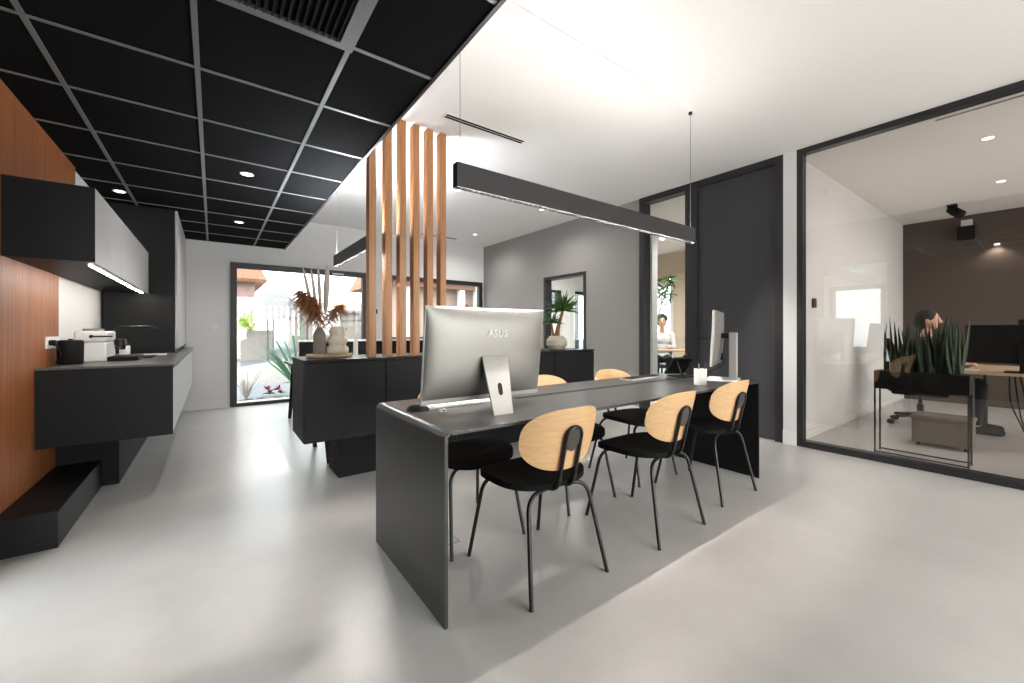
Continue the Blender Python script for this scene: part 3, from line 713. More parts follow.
# desk phone
t = thing('desk_phone', 'black desk phone tilted on its stand beside the keyboard', 'phone', (3.225, 1.955, TH), R(160))
pm = Matrix.Translation((0, 0, 0.078)) @ Matrix.Rotation(R(48), 4, 'X')
part('body', MB().box(-0.10, 0.10, -0.09, 0.10, 0.0, 0.026, 0.008, mtx=pm), M['blkmatte'], t, local=True)
part('display', MB().box(0.005, 0.088, 0.03, 0.085, 0.0262, 0.0275, mtx=pm), M['bluegrey'], t, local=True)
kp = MB()
for i in range(3):
    for j in range(4): kp.box(0.012 + i * .026, 0.032 + i * .026, -0.075 + j * .024, -0.058 + j * .024, 0.026, 0.03, mtx=pm)
part('keypad', kp, M['plate'], t, smooth=0, local=True)
part('handset', MB().tube([pm @ Vector(p) for p in fillet([(-0.06, -0.085, 0.035), (-0.06, -0.06, 0.062), (-0.06, 0.07, 0.062), (-0.06, 0.10, 0.035)], 0.03, 5)], [0.02] + [0.017] * 12 + [0.02], 12), M['tube'], t, local=True)
for x in (-.06, .06):
    part('strut', MB().tube([pm @ Vector((x, 0.07, 0.0)), (x, 0.115, 0.006)], 0.006, 8), M['blkmatte'], t, local=True)
part('foot', MB().box(-0.08, 0.08, -0.06, 0.12, 0.0, 0.008, 0.002), M['blkmatte'], t, local=True)
part('cord', MB().tube(fillet([(-0.09, -0.05, 0.02), (-0.13, -0.06, 0.006), (-0.12, -0.13, 0.006), (-0.02, -0.16, 0.006)], 0.04, 5), 0.004, 8), M['bluegrey'], t, local=True)
# second computer, turned nearly edge on
t = thing('desktop_computer', 'grey all-in-one computer on a column stand, nearly edge-on at the table end', 'computer', (3.245, 1.655, TH), R(20.5))
tm = Matrix.Rotation(R(3), 4, 'X')
sh = MB(); aio_back(sh, -0.30, 0.30, 0.125, 0.54, 0.0, 0.022, tm)
part('back_shell', sh, M['silver'], t, smooth=60, local=True)
part('screen_slab', MB().box(-0.302, 0.302, -0.004, 0.012, 0.122, 0.543, 0.003, mtx=tm), M['silver2'], t, local=True)
part('screen', MB().box(-0.292, 0.292, 0.0122, 0.0135, 0.15, 0.533, mtx=tm), M['dkglass'], t, local=True)
part('mount', MB().box(-0.035, 0.035, -0.10, -0.02, 0.33, 0.37, 0.004), M['blkmatte'], t, local=True)
sd = part('stand', MB().box(-0.045, 0.045, -0.155, -0.10, 0.012, 0.375, 0.006), M['silver2'], t, local=True)
part('knob', MB().blob((0.05, -0.13, 0.19), 0.010, 12, 8), M['blkmatte'], sd, local=True)
part('base', MB().box(-0.15, 0.11, -0.17, 0.06, 0.0, 0.012, 0.005), M['whiteplastic'], t, local=True)
part('cable', MB().tube(fillet([(0.14, -0.03, 0.20), (0.13, -0.06, 0.12), (0.0, 0.05, 0.05), (-0.25, 0.06, 0.006)], 0.08, 6), 0.004, 8), M['blkmatte'], t, local=True)
part('plug', MB().box(0.10, 0.125, -0.045, -0.02, 0.15, 0.205, 0.004), M['blkmatte'], t, local=True)
# floor outlets
for (x, y, lb) in ((1.01, 1.98, 'flat grey floor outlet lid under the near end of the table'),):
    t = thing('floor_outlet', lb, 'floor outlet', (x, y, 0))
    part('lid', MB().box(x - .05, x + .05, y - .05, y + .05, 0.0, 0.004, 0.001), M['greyfront'], t)
    part('rim', MB().box(x - .06, x + .06, y - .06, y + .06, 0.0, 0.002), M['steel'], t)

# ------------------------------------------------------------------ divider sideboard with posts
SX0, SX1, SY0, SY1, SZ0, SZ1 = 0.521, 3.53, 3.20, 3.72, 0.32, 0.92
t = thing('sideboard', 'long black sideboard on a recessed plinth dividing the room', 'sideboard', ((SX0 + SX1) / 2, 3.46, 0))
part('carcass', MB().box(SX0, SX1, SY0 + .02, SY1, SZ0, SZ1 - .02, 0.002), M['blk'], t)
part('top', MB().box(SX0 - .003, SX1 + .003, SY0 - .003, SY1 + .003, SZ1 - .02, SZ1, 0.002), M['blk'], t)
xs = [SX0, 1.11, 1.71, 2.32, 2.92, SX1]
for i in range(5):
    part('door', MB().box(xs[i] + .003, xs[i + 1] - .003, SY0, SY0 + .02, SZ0 + .002, SZ1 - .024, 0.0015), M['blk'], t)
part('plinth', MB().box(0.777, 3.1, 3.30, 3.62, 0.0, SZ0), M['blkmatte'], t)
sl = [(0.994, 1.066), (1.115, 1.198), (1.241, 1.320), (1.364, 1.442), (1.490, 1.569), (1.612, 1.696)]
ordn = ['first', 'second', 'third', 'fourth', 'fifth', 'last']
for i in range(6):
    x1 = sl[i][1]; x0 = x1 - 0.056
    solo('wood_post', MB().box(x0, x1, 3.305, 3.305 + 0.085, SZ1, CZ - .001, 0.002), M['slat'],
         'square oak post rising from the sideboard to the ceiling, %s counting from the vases' % ordn[i], 'post', ((x0 + x1) / 2, 3.347, SZ1), 'row of oak posts on the sideboard')
# tray with vases
t = solo('tray', MB().lathe([(0.158, 0.0), (0.17, 0.008), (0.172, 0.024), (0.165, 0.03), (0.0, 0.03)][:4], (0.745, 3.45, SZ1), 48, 1.0, 0.62), M['tray'], 'oval pale wood tray on the end of the sideboard', 'tray', (0.745, 3.45, SZ1))
TZ = SZ1 + 0.030
v1 = (0.672, 3.45)
def fac(a, z): return 0.0
solo('vase', MB().lathe([(0.044, 0), (0.047, 0.004), (0.047, 0.155), (0.024, 0.195), (0.020, 0.212), (0.016, 0.212)], (v1[0], v1[1], TZ), 8), M['stone'], 'dark stone faceted vase holding dried grasses on the tray', 'vase', (*v1, TZ), smooth=20)
v2 = (0.800, 3.44)
prof = [(0.072, 0), (0.084, 0.012), (0.084, 0.045), (0.062, 0.068), (0.066, 0.078), (0.078, 0.098), (0.076, 0.118), (0.056, 0.140), (0.058, 0.150), (0.062, 0.165), (0.060, 0.190), (0.050, 0.205), (0.052, 0.214), (0.044, 0.214), (0.042, 0.18)]
t = thing('vase', 'cream ribbed vase with small handles on the tray', 'vase', (*v2, TZ))
part('body', MB().lathe(prof, (*v2, TZ), 40), M['cream'], t, smooth=60)
for s_ in (-1, 1):
    part('handle', MB().tube(arc((v2[0] + s_ * 0.056, v2[1], TZ + 0.192), 0.018, -PI / 2, PI / 2, 8, (s_, 0, 0), (0, 0, 1)), 0.005, 8), M['cream'], t)
# dried arrangement: one bouquet object per kind of stem
vb = Vector((v1[0], v1[1], TZ + 0.20))
def plume(mb, base, tip, w, n, seed, droop=0.05):
    """feathery seed head: many thin arching strands along a drooping spine"""
    rnd = random.Random(seed); base, tip = Vector(base), Vector(tip); d = tip - base
    for k in range(n):
        t_ = rnd.random() ** 0.75; p = base + d * t_ + Vector((0, 0, droop * 1.6 * t_ * (1 - t_)))
        ln = w * (0.55 + 0.75 * math.sin(PI * (0.12 + 0.75 * t_))) * rnd.uniform(0.5, 1.15)
        dr = (d.normalized() * rnd.uniform(0.1, 0.9) + Vector((rnd.uniform(-1, 1), rnd.uniform(-1, 1), rnd.uniform(-0.6, 0.8)))).normalized()
        sd_ = dr.cross(Vector((rnd.uniform(-1, 1), rnd.uniform(-1, 1), rnd.uniform(-1, 1)))).normalized()
        pts = [p + dr * (ln * u) + Vector((0, 0, -0.75 * ln * u * u)) for u in (0, .35, .7, 1)]
        ws = (0.0012, 0.0026, 0.0022, 0.0003)
        A = [mb.bm.verts.new(q + sd_ * v) for q, v in zip(pts, ws)]; B = [mb.bm.verts.new(q - sd_ * v) for q, v in zip(pts, ws)]
        for i in range(3): mb.bm.faces.new((A[i], A[i + 1], B[i + 1], B[i]))
G = 'dried grasses in the stone vase'
plm = [((0.652, 3.45, 1.20), (0.535, 3.44, 1.42), 0.125, 640, 1, 'bushy brown pampas plume drooping away from the posts'),
       ((0.668, 3.44, 1.20), (0.595, 3.42, 1.38), 0.10, 460, 5, 'brown pampas plume upright in the middle of the bouquet'),
       ((0.725, 3.45, 1.19), (0.83, 3.44, 1.33), 0.075, 420, 2, 'smaller brown pampas plume leaning towards the posts')]
for b_, t_, w_, n_i, sd_i, lb in plm:
    o = thing('pampas_stem', lb, 'pampas grass', (vb.x, vb.y, TZ + .02), group=G)
    mb = MB(); plume(mb, b_, t_, w_, n_i, sd_i); part('plume', mb, M['pampas'], o, smooth=0)
    st_ = MB()
    for k in range(4):
        j = Vector((random.uniform(-.012, .012), random.uniform(-.012, .012), 0))
        st_.tube([Vector((vb.x, vb.y, TZ + .03)) + j * .3, vb + j * .6, (Vector(b_) + vb) / 2 + j, Vector(b_) + j * 1.4], 0.0028, 6)
    part('stem', st_, M['drystem'], o)
for i, (tx, tz_, w_, nm) in enumerate([(0.553, 1.62, .011, 'farthest from the posts'), (0.612, 1.615, .011, 'second of the four'), (0.664, 1.64, .012, 'third of the four'), (0.735, 1.66, .020, 'nearest the posts')]):
    o = thing('dried_grass_stem', 'tall pale dried grass spike in the stone vase, %s' % nm, 'dried grass', (vb.x, vb.y, TZ + .02), group='tall pale grass spikes in the stone vase')
    base = Vector((vb.x + (i - 1.5) * .006, vb.y, TZ + .03)); tip = Vector((tx, 3.45 + .01 * i, tz_))
    mid = base.lerp(tip, 0.45) + Vector((0.012, 0, 0))
    part('stem', MB().tube([base, mid.lerp(base, .5), mid, mid.lerp(tip, .5), tip.lerp(mid, .1)], 0.003, 6), M['drystem'], o)
    sp_ = MB(); pts = [mid.lerp(tip, k / 8) for k in range(9)]
    sp_.tube(pts, [w_ * (0.35 + 1.1 * math.sin(PI * (0.12 + 0.8 * k / 8)) * .7) for k in range(8)] + [0.002], 8)
    part('spike', sp_, M['palegrass'], o)
# yucca in ribbed pot
px_, py_ = 3.17, 3.44
t = thing('potted_yucca', 'small yucca plant in a ribbed cream pot on the sideboard', 'potted plant', (px_, py_, SZ1))
pprof = []
for k in range(25):
    z = 0.155 * k / 24; r_ = 0.118 * (1 - 0.36 * abs(2 * (z / 0.155) - 1.0) ** 2.4) * (1 + 0.03 * math.cos(z / 0.155 * 2 * PI * 3))
    pprof.append((r_, z))
pprof += [(0.06, 0.152), (0.05, 0.135)]
part('pot', MB().lathe(pprof, (px_, py_, SZ1), 40), M['cream'], t, smooth=60)
part('trunk', MB().tube([(px_, py_, SZ1 + .12), (px_ + .02, py_, SZ1 + .24), (px_ + .055, py_, SZ1 + .34), (px_ + .085, py_ - .01, SZ1 + .44)], [0.034, 0.024, 0.019, 0.017], 12), M['trunk'], t)
part('trunk', MB().tube([(px_ - .04, py_, SZ1 + .12), (px_ - .055, py_ + .01, SZ1 + .22), (px_ - .06, py_ + .02, SZ1 + .29)], [0.018, 0.014, 0.012], 10), M['trunk'], t)
lf = MB()
def rosette(mb, c, n, L0, seed, up=0.35, w=0.014):
    rnd = random.Random(seed); c = Vector(c)
    for k in range(n):
        a = rnd.uniform(0, 2 * PI); e = rnd.uniform(-0.25, 1.4); ln = L0 * rnd.uniform(0.65, 1.1)
        d = Vector((math.cos(a) * math.cos(e), math.sin(a) * math.cos(e), math.sin(e)))
        mb.leafblade(c, c + d * ln, w, (0, 0, 0.02 * rnd.random()), 5)
rosette(lf, (px_ + .09, py_ - .01, SZ1 + .45), 95, 0.235, 3); rosette(lf, (px_ - .06, py_ + .02, SZ1 + .30), 34, 0.17, 4, w=0.011)
part('foliage', lf, M['leaf'], t, smooth=0)

# ------------------------------------------------------------------ bench desk behind the sideboard
t = thing('bench_desk', 'black bench desk with slanted legs behind the sideboard', 'desk', (1.6, 4.85, 0))
part('desktop', MB().box(0.74, 2.5, 3.76, 5.98, 0.715, 0.743, 0.003), M['blk'], t)
for (y0, y1) in ((3.72, 4.05), (4.32, 4.75), (5.94, 5.6)):
    for x in (0.80, 2.42):
        part('leg', MB().tube([(x, y0, 0.0), (x, y1, 0.715)], [0.02, 0.028], 4), M['blkmatte'], t)
part('beam', MB().box(0.82, 2.4, 4.82, 4.88, 0.65, 0.715), M['blkmatte'], t)
for (x0, x1, lb) in ((0.73, 1.30, 'black desk screen with pale top edge, behind the vases'), (1.34, 2.25, 'black desk screen with pale top edge, behind the posts')):
    o = thing('desk_screen', lb, 'desk screen', ((x0 + x1) / 2, 4.85, .743), group='desk screens on the bench desk')
    part('panel', MB().box(x0 + .008, x1, 4.838, 4.862, 0.7435, 1.012, 0.003), M['fabric'], o)
    part('edge_trim', MB().box(x0, x1, 4.832, 4.868, 1.012, 1.034, 0.003).box(x0, x0 + .009, 4.832, 4.868, .7435, 1.012), M['whiteplastic'], o, 'pale edging')

# ------------------------------------------------------------------ people
def capsule(mb, a, b, ra, rb, n=5):
    a, b = Vector(a), Vector(b)
    mb.tube([a.lerp(b, k / n) for k in range(n + 1)], [ra + (rb - ra) * k / n for k in range(n + 1)], 14)
    mb.blob(a, ra, 14, 10); mb.blob(b, rb, 14, 10); return mb
def remesh(o, vox, it=4):
    m = o.modifiers.new('join', 'REMESH'); m.mode = 'VOXEL'; m.voxel_size = vox; m.use_smooth_shade = True
    s_ = o.modifiers.new('soft', 'SMOOTH'); s_.iterations = it; s_.factor = 0.5
    return o
def person(label, loc, rotz, shirt, trousers, curly, seat=0.47, reach=0.0):
    """seated figure facing +y, hands forward on a desk"""
    t = thing('person', label, 'person', loc, rotz)
    b = MB(); H = seat
    hip = H + 0.10; sh = H + 0.56; hd = H + 0.80
    b.blob((0, 0.0, hip), (0.165, 0.115, 0.11)); b.blob((0, 0.02, hip + .2), (0.14, 0.10, 0.16)); b.blob((0, 0.03, hip + .36), (0.165, 0.105, 0.13))
    capsule(b, (-0.15, 0.03, sh), (0.15, 0.03, sh), 0.058, 0.058)
    capsule(b, (0, 0.035, sh + .02), (0, 0.06, sh + .13), 0.055, 0.05)
    for s_ in (-1, 1):
        capsule(b, (s_ * 0.185, 0.03, sh - .01), (s_ * 0.225, 0.06 + reach * .3, sh - .27), 0.048, 0.038)
        capsule(b, (s_ * 0.225, 0.06 + reach * .3, sh - .27), (s_ * 0.13, 0.28 + reach, sh - .24), 0.037, 0.026)
        # palm, four fingers and a thumb
        px, py, pz = s_ * 0.115, 0.335 + reach, sh - .245
        b.blob((px, py, pz), (0.036, 0.045, 0.016))
        for f, (fx, fl) in enumerate(((-.026, .058), (-.009, .070), (.009, .066), (.025, .050))):
            capsule(b, (px + fx, py + .035, pz), (px + fx * 1.15, py + .035 + fl * .6, pz + .004), 0.0085, 0.008, 3)
            capsule(b, (px + fx * 1.15, py + .035 + fl * .6, pz + .004), (px + fx * 1.15, py + .035 + fl, pz - .012), 0.008, 0.007, 3)
        capsule(b, (px - s_ * .03, py - .01, pz), (px - s_ * .062, py + .035, pz - .006), 0.010, 0.008, 3)
        capsule(b, (s_ * 0.09, 0.03, hip - .03), (s_ * 0.12, 0.46, hip - .02), 0.085, 0.062)
        capsule(b, (s_ * 0.12, 0.46, hip - .02), (s_ * 0.12, 0.44, 0.09), 0.058, 0.04)
        capsule(b, (s_ * 0.12, 0.42, 0.05), (s_ * 0.13, 0.60, 0.035), 0.045, 0.034)
    # head with nose, ears, chin
    b.blob((0, 0.065, hd + .03), (0.078, 0.098, 0.108)); b.blob((0, 0.095, hd - .04), (0.055, 0.062, 0.055))
    b.blob((0, 0.168, hd + .0), (0.014, 0.02, 0.022)); b.blob((0, 0.162, hd + .022), (0.010, 0.014, 0.026))
    for s_ in (-1, 1): b.blob((s_ * 0.079, 0.06, hd + .01), (0.012, 0.022, 0.032))
    body = remesh(part('body', b, M['skin'], t, local=True, smooth=0), 0.008, 3)
    for s_ in (-1, 1): part('eye', MB().blob((s_ * 0.031, 0.153, hd + .032), (0.011, 0.007, 0.006), 12, 8), M['eye'], body, local=True)
    part('mouth', MB().blob((0, 0.15, hd - .038), (0.022, 0.006, 0.006), 12, 8), M['lip'], body, local=True)
    c = MB(); k = 0.012
    c.blob((0, 0.0, hip + .02), (0.175, 0.125, 0.10)); c.blob((0, 0.02, hip + .2), (0.14 + k, 0.10 + k, 0.17)); c.blob((0, 0.03, hip + .36), (0.165 + k, 0.105 + k, 0.13))
    capsule(c, (-0.15, 0.03, sh), (0.15, 0.03, sh), 0.066, 0.066)
    for s_ in (-1, 1):
        capsule(c, (s_ * 0.185, 0.03, sh - .01), (s_ * 0.225, 0.06 + reach * .3, sh - .27), 0.060, 0.050)
        capsule(c, (s_ * 0.225, 0.06 + reach * .3, sh - .27), (s_ * 0.142, 0.255 + reach, sh - .242), 0.049, 0.038)
    remesh(part('shirt', c, shirt, t, local=True, smooth=0), 0.012, 3)
    p = MB()
    p.blob((0, 0.0, hip - .01), (0.175, 0.125, 0.11))
    for s_ in (-1, 1):
        capsule(p, (s_ * 0.09, 0.03, hip - .03), (s_ * 0.12, 0.46, hip - .02), 0.095, 0.073)
        capsule(p, (s_ * 0.12, 0.46, hip - .02), (s_ * 0.12, 0.44, 0.13), 0.070, 0.055)
    remesh(part('trousers', p, trousers, t, local=True, smooth=0), 0.012, 3)
    for s_ in (-1, 1):
        q = MB(); capsule(q, (s_ * 0.12, 0.42, 0.05), (s_ * 0.13, 0.61, 0.04), 0.05, 0.04)
        bmesh.ops.bisect_plane(q.bm, geom=q.bm.verts[:] + q.bm.edges[:] + q.bm.faces[:], plane_co=(0, 0, 0.002), plane_no=(0, 0, 1), clear_inner=True)
        part('shoe', q, M['blkmatte'], t, local=True)
    h = MB(); rnd = random.Random(len(label))
    h.blob((0, 0.045, hd + .052), (0.092, 0.105, 0.105)); h.blob((0, 0.0, hd + .0), (0.088, 0.07, 0.10))
    if curly:
        for q in range(46):
            a = rnd.uniform(0, 2 * PI); e = rnd.uniform(0.0, 1.4)
            v = Vector((math.cos(a) * math.cos(e) * .095, math.sin(a) * math.cos(e) * .105 + .03, math.sin(e) * .105 + .05))
            if v.y > 0.11 and v.z < 0.10: continue
            h.blob((v.x, v.y, hd + v.z), 0.03, 8, 6)
    ho_ = part('hair', h, M['hair'], t, local=True, smooth=0)
    # keep the face clear of hair
    remesh(ho_, 0.009, 2)
    return t
def office_chair(label, loc, rotz, m, back=True):
    t = thing('office_chair', label, 'office chair', loc, rotz, group='office chairs behind glass')
    part('seat', MB().box(-0.24, 0.24, -0.24, 0.24, 0.37, 0.435, 0.03, 3), m, t, local=True)
    bk_ = shell(0.22, 0.26, 0.26, lambda x, v, o: (x, -0.25 - v * .18 + x * x * .5 + o, 0.78 + v), 0.04, 3, 3, 5, 36)
    part('backrest', bk_, m, t, local=True)
    part('back_bar', MB().tube(fillet([(0, 0, .39), (0, -0.29, .39), (0, -0.29, .75)], .06, 5), 0.018, 8), M['tube'], t, local=True)
    part('column', MB().lathe([(0.03, 0.10), (0.03, 0.25), (0.018, 0.25), (0.018, 0.37)], (0, 0, 0), 16), M['tube'], t, local=True)
    for k in range(5):
        a = 2 * PI * k / 5 + .3; d = Vector((math.cos(a), math.sin(a), 0))
        lg_ = part('leg', MB().tube([d * 0.02 + Vector((0, 0, .13)), d * 0.30 + Vector((0, 0, .085))], [0.024, 0.016], 8), M['tube'], t, local=True)
        ca = MB(); cc = d * 0.30 + Vector((0, 0, .03)); sd_ = Vector((-d.y, d.x, 0))
        for s_ in (-1, 1): ca.tube([cc + sd_ * (s_ * .012 - .008), cc + sd_ * (s_ * .012 + .008)], 0.03, 16)
        part('caster', ca, M['blkmatte'], lg_, local=True)
    return t
# meeting room: person at a desk behind the planter
PX, PY = 6.85, 1.02
office_chair('black office chair on casters behind the planter in the meeting room', (PX, PY, 0), R(185), M['fabric'])
person('dark-haired person in dark clothes seated behind the planter', (PX, PY, -0.03 + 0.03), R(185), M['shirtd'], M['blkmatte'], False, 0.44, 0.02)
t = thing('office_desk', 'pale-topped desk in the meeting room beyond the planter', 'desk', (6.35, -0.1, 0))
part('desktop', MB().box(5.88, 7.2, -0.95, 0.60, 0.715, 0.74, 0.003), M['decktop'], t)
for x in (5.96, 7.12):
    for y in (-0.88, 0.53): part('leg', MB().tube([(x, y, 0), (x, y, 0.715)], 0.02, 8), M['tube'], t)
def monitor(label, cx, cy, rz, w, h, z0, base=0.74):
    t = thing('computer_monitor', label, 'monitor', (cx, cy, base), rz, group='black monitors in the meeting room')
    part('panel', MB().box(-w / 2, w / 2, -0.02, 0.015, z0, z0 + h, 0.006), M['blkmatte'], t, local=True)
    part('screen', MB().box(-w / 2 + .01, w / 2 - .01, 0.0152, 0.0165, z0 + .012, z0 + h - .01), M['dkglass'], t, local=True)
    part('neck', MB().box(-0.03, 0.03, -0.05, -0.02, 0.01, z0 + h * .5, 0.004), M['tube'], t, local=True)
    part('foot', MB().box(-0.12, 0.12, -0.12, 0.08, 0.0, 0.012, 0.004), M['tube'], t, local=True)
monitor('wide black monitor on the meeting room desk, nearest the glass', 6.05, 0.21, R(-90), 0.74, 0.37, 0.08)
monitor('black monitor on the meeting room desk, beyond the nearer screen', 6.75, -0.02, R(-80), 0.60, 0.35, 0.16)
for i, (x, y, m, lb) in enumerate(((6.02, 0.54, 'whitecer', 'white stack of papers on the meeting room desk'), (5.98, -0.12, 'render', 'pale notebook on the meeting room desk'))):
    solo('notebook', MB().box(x - .1, x + .1, y - .05, y + .05, .74, .752, .002), M[m], lb, 'paper', (x, y, .74))
t = thing('cable_bundle', 'black cables hanging under the meeting room desk', 'cables', (6.05, 0.2, 0.0))
for k in range(5):
    x = 6.02 + .02 * k; y = 0.30 - .03 * k
    part('cable', MB().tube(fillet([(x, y, .713), (x + .02, y - .02 * k, .45), (6.05, .22, .22), (6.05 + .03 * k, .16 - .05 * k, .006), (6.3 + .03 * k, .0 - .05 * k, .006)], .12, 6), 0.006, 6), M['blkmatte'], t)
# planter with snake plants
t = thing('planter', 'black metal planter box on thin legs behind the glass wall', 'planter', (5.04, 0.745, 0))
part('box', MB().box(4.945, 5.135, 0.45, 1.045, 0.60, 0.765, 0.003), M['blkmatte'], t)
for x in (4.952, 5.128):
    for y in (0.457, 1.038): part('leg', MB().box(x - .006, x + .006, y - .006, y + .006, 0.0, 0.60), M['tube'], t)
for x in (4.952, 5.128): part('rail', MB().box(x - .006, x + .006, 0.463, 1.032, 0.012, 0.024), M['tube'], t)
rnd = random.Random(11)
def snake(label, y0, y1, n, hmin, hmax, m, spread=.06):
    mb = MB()
    for k in range(n):
        x = rnd.uniform(4.98, 5.10); y = rnd.uniform(y0, y1); h = rnd.uniform(hmin, hmax)
        mb.leafblade((x, y, 0.74), (x + rnd.uniform(-spread, spread), y + rnd.uniform(-spread, spread), 0.765 + h), 0.017, (rnd.uniform(-.01, .01), rnd.uniform(-.01, .01), 0), 6, 0.4)
    o = solo('snake_plant', mb, m, label, 'plant', (5.04, (y0 + y1) / 2, 0.74), 'snake plants in the planter', smooth=0)
snake('few slender snake plant blades at the end of the planter beside the partition', 0.95, 1.0, 5, 0.28, 0.50, M['leafdk'], .05)
snake('dense dark snake plant in the middle of the planter', 0.72, 0.90, 34, 0.30, 0.46, M['leafdk'])
snake('tall dense snake plant at the monitor end of the planter', 0.50, 0.70, 44, 0.34, 0.52, M['leafdk'])
t = thing('pedestal', 'taupe storage box on casters on the meeting room floor under the planter', 'pedestal', (5.8, 0.69, 0))
part('body', MB().box(5.62, 5.93, 0.50, 0.90, 0.03, 0.26, 0.012), M['taupe'], t)
part('cushion', MB().box(5.61, 5.94, 0.49, 0.91, 0.26, 0.30, 0.012), M['taupe'], t)
for x in (5.66, 5.89):
    for y in (0.54, 0.86): part('caster', MB().tube([(x, y - .012, .016), (x, y + .012, .016)], 0.016, 12), M['blkmatte'], t)
t = thing('track_spot', 'black spotlight on the meeting room ceiling above the plants', 'spotlight', (8.4, 0.93, CZ))
part('mount', MB().box(8.33, 8.47, 0.88, 0.98, CZ - .025, CZ, .003), M['blkmatte'], t)
part('head', MB().tube([(8.42, 0.95, CZ - .05), (8.36, 0.84, CZ - .17)], [0.055, 0.06], 18).tube([(8.4, .93, CZ - .02), (8.4, .93, CZ - .07)], .014, 8), M['blkmatte'], t)
t = thing('wall_speaker', 'black speaker box on a white bracket high on the brown wall', 'speaker', (XE, 0.88, 2.6))
part('bracket', MB().box(XE - .03, XE, 0.82, 0.94, 2.74, 2.84, .004), M['whiteplastic'], t)
part('body', MB().box(XE - .14, XE - .03, 0.79, 0.97, 2.53, 2.73, .01), M['blkmatte'], t)
t = thing('wall_light', 'small white wall light washing the brown wall', 'wall light', (XE, 0.58, 2.42))
part('housing', MB().box(XE - .06, XE, 0.55, 0.61, 2.41, 2.43, .004), M['whiteplastic'], t)
part('lens', MB().box(XE - .055, XE - .01, 0.555, 0.605, 2.406, 2.4095), M['dl'], t)
l = bpy.data.lights.new('wall_light_lamp', 'SPOT'); l.energy = 6; l.spot_size = R(120); l.spot_blend = 0.6; l.shadow_soft_size = 0.03; l.color = (1, .9, .78)
o = bpy.data.objects.new('wall_light_lamp', l); COL.objects.link(o); o.location = (XE - .08, .58, 2.39); o.rotation_euler = (0, R(-14), 0)
solo('wall_thermostat', MB().box(5.17, 5.24, 1.575, 1.6, 1.38, 1.48, .005), M['plate'], 'small dark control box on the partition wall behind the glass', 'control', (5.205, 1.6, 1.38))
# rear office seen through the strip and the open door
person('dark-haired person in a white shirt seated in the rear office', (7.35, 4.84, 0), R(125), M['shirtw'], M['trous'], True, 0.50, 0.04)
office_chair('grey office chair under the person in the rear office', (7.35, 4.84, 0.02), R(125), M['bluegrey'])
t = thing('office_desk', 'small desk in the rear office behind the glass strip', 'desk', (7.0, 5.3, 0))
dm = Matrix.Translation((7.35, 4.84, 0)) @ Matrix.Rotation(R(125), 4, 'Z')
part('desktop', MB().box(-0.6, 0.6, 0.26, 0.86, 0.755, 0.78, 0.003, mtx=dm), M['decktop'], t)
for x in (-.55, .55):
    part('leg', MB().tube([dm @ Vector((x, .8, 0)), dm @ Vector((x, .8, .755))], 0.02, 8), M['tube'], t)
    part('leg', MB().tube([dm @ Vector((x, .45, 0)), dm @ Vector((x, .45, .755))], 0.02, 8), M['tube'], t)
t = thing('potted_palm', 'green potted palm in the rear office behind the glass strip', 'potted plant', (6.4, 4.50, 0))
part('pot', MB().lathe([(0.12, 0), (0.15, 0.02), (0.17, 0.30), (0.15, 0.30), (0.14, 0.26)], (6.4, 4.50, 0), 28), M['whitecer'], t)
fr = MB()
rnd = random.Random(5)
st_ = MB()
for k in range(9):
    a = rnd.uniform(0, 2 * PI); tip = Vector((6.4 + .34 * math.cos(a), 4.42 + .34 * math.sin(a), rnd.uniform(1.68, 1.98)))
    base = Vector((6.4, 4.50, .27)); pts = [base, base.lerp(tip, .5) + Vector((0, 0, .35)), tip + Vector((0, 0, .12)), tip]
    pts = fillet(pts, .3, 5); st_.tube(pts, 0.006, 6)
    for j in range(6, len(pts)):
        for s_ in (-1, 1):
            d = (pts[j] - pts[j - 1]).normalized(); sd_ = d.cross(Vector((0, 0, 1))).normalized() * s_
            fr.leafblade(pts[j], pts[j] + sd_ * .17 + d * .10 + Vector((0, 0, -.04)), 0.016, (0, 0, .01), 4)
part('stem', st_, M['leaf'], t)
part('foliage', fr, M['leaf'], t, smooth=0)
t = thing('wall_screen', 'black wall-mounted screen seen through the glass door behind the yucca', 'screen', (6.35, YB, 1.65))
part('housing', MB().box(5.85, 6.86, YB - .05, YB, 1.62, 2.12, .006), M['blkmatte'], t)
part('screen', MB().box(5.87, 6.84, YB - .052, YB - .05, 1.64, 2.10), M['dkglass'], t)
t = thing('exit_sign', 'green emergency exit sign above the glazed entrance door', 'exit sign', (XW, 2.44, 2.25))
part('housing', MB().box(XW, XW + .03, 2.28, 2.60, 2.22, 2.38, .004), M['whiteplastic'], t)
part('face', MB().box(XW + .03, XW + .032, 2.29, 2.59, 2.23, 2.37), M['green'], t)
ar = MB().prism([(2.40, 2.29), (2.48, 2.29), (2.48, 2.265), (2.54, 2.30), (2.48, 2.335), (2.48, 2.31), (2.40, 2.31)], 0, XW + .032, XW + .0335)
part('arrow', ar, M['exitwhite'], t, smooth=0)

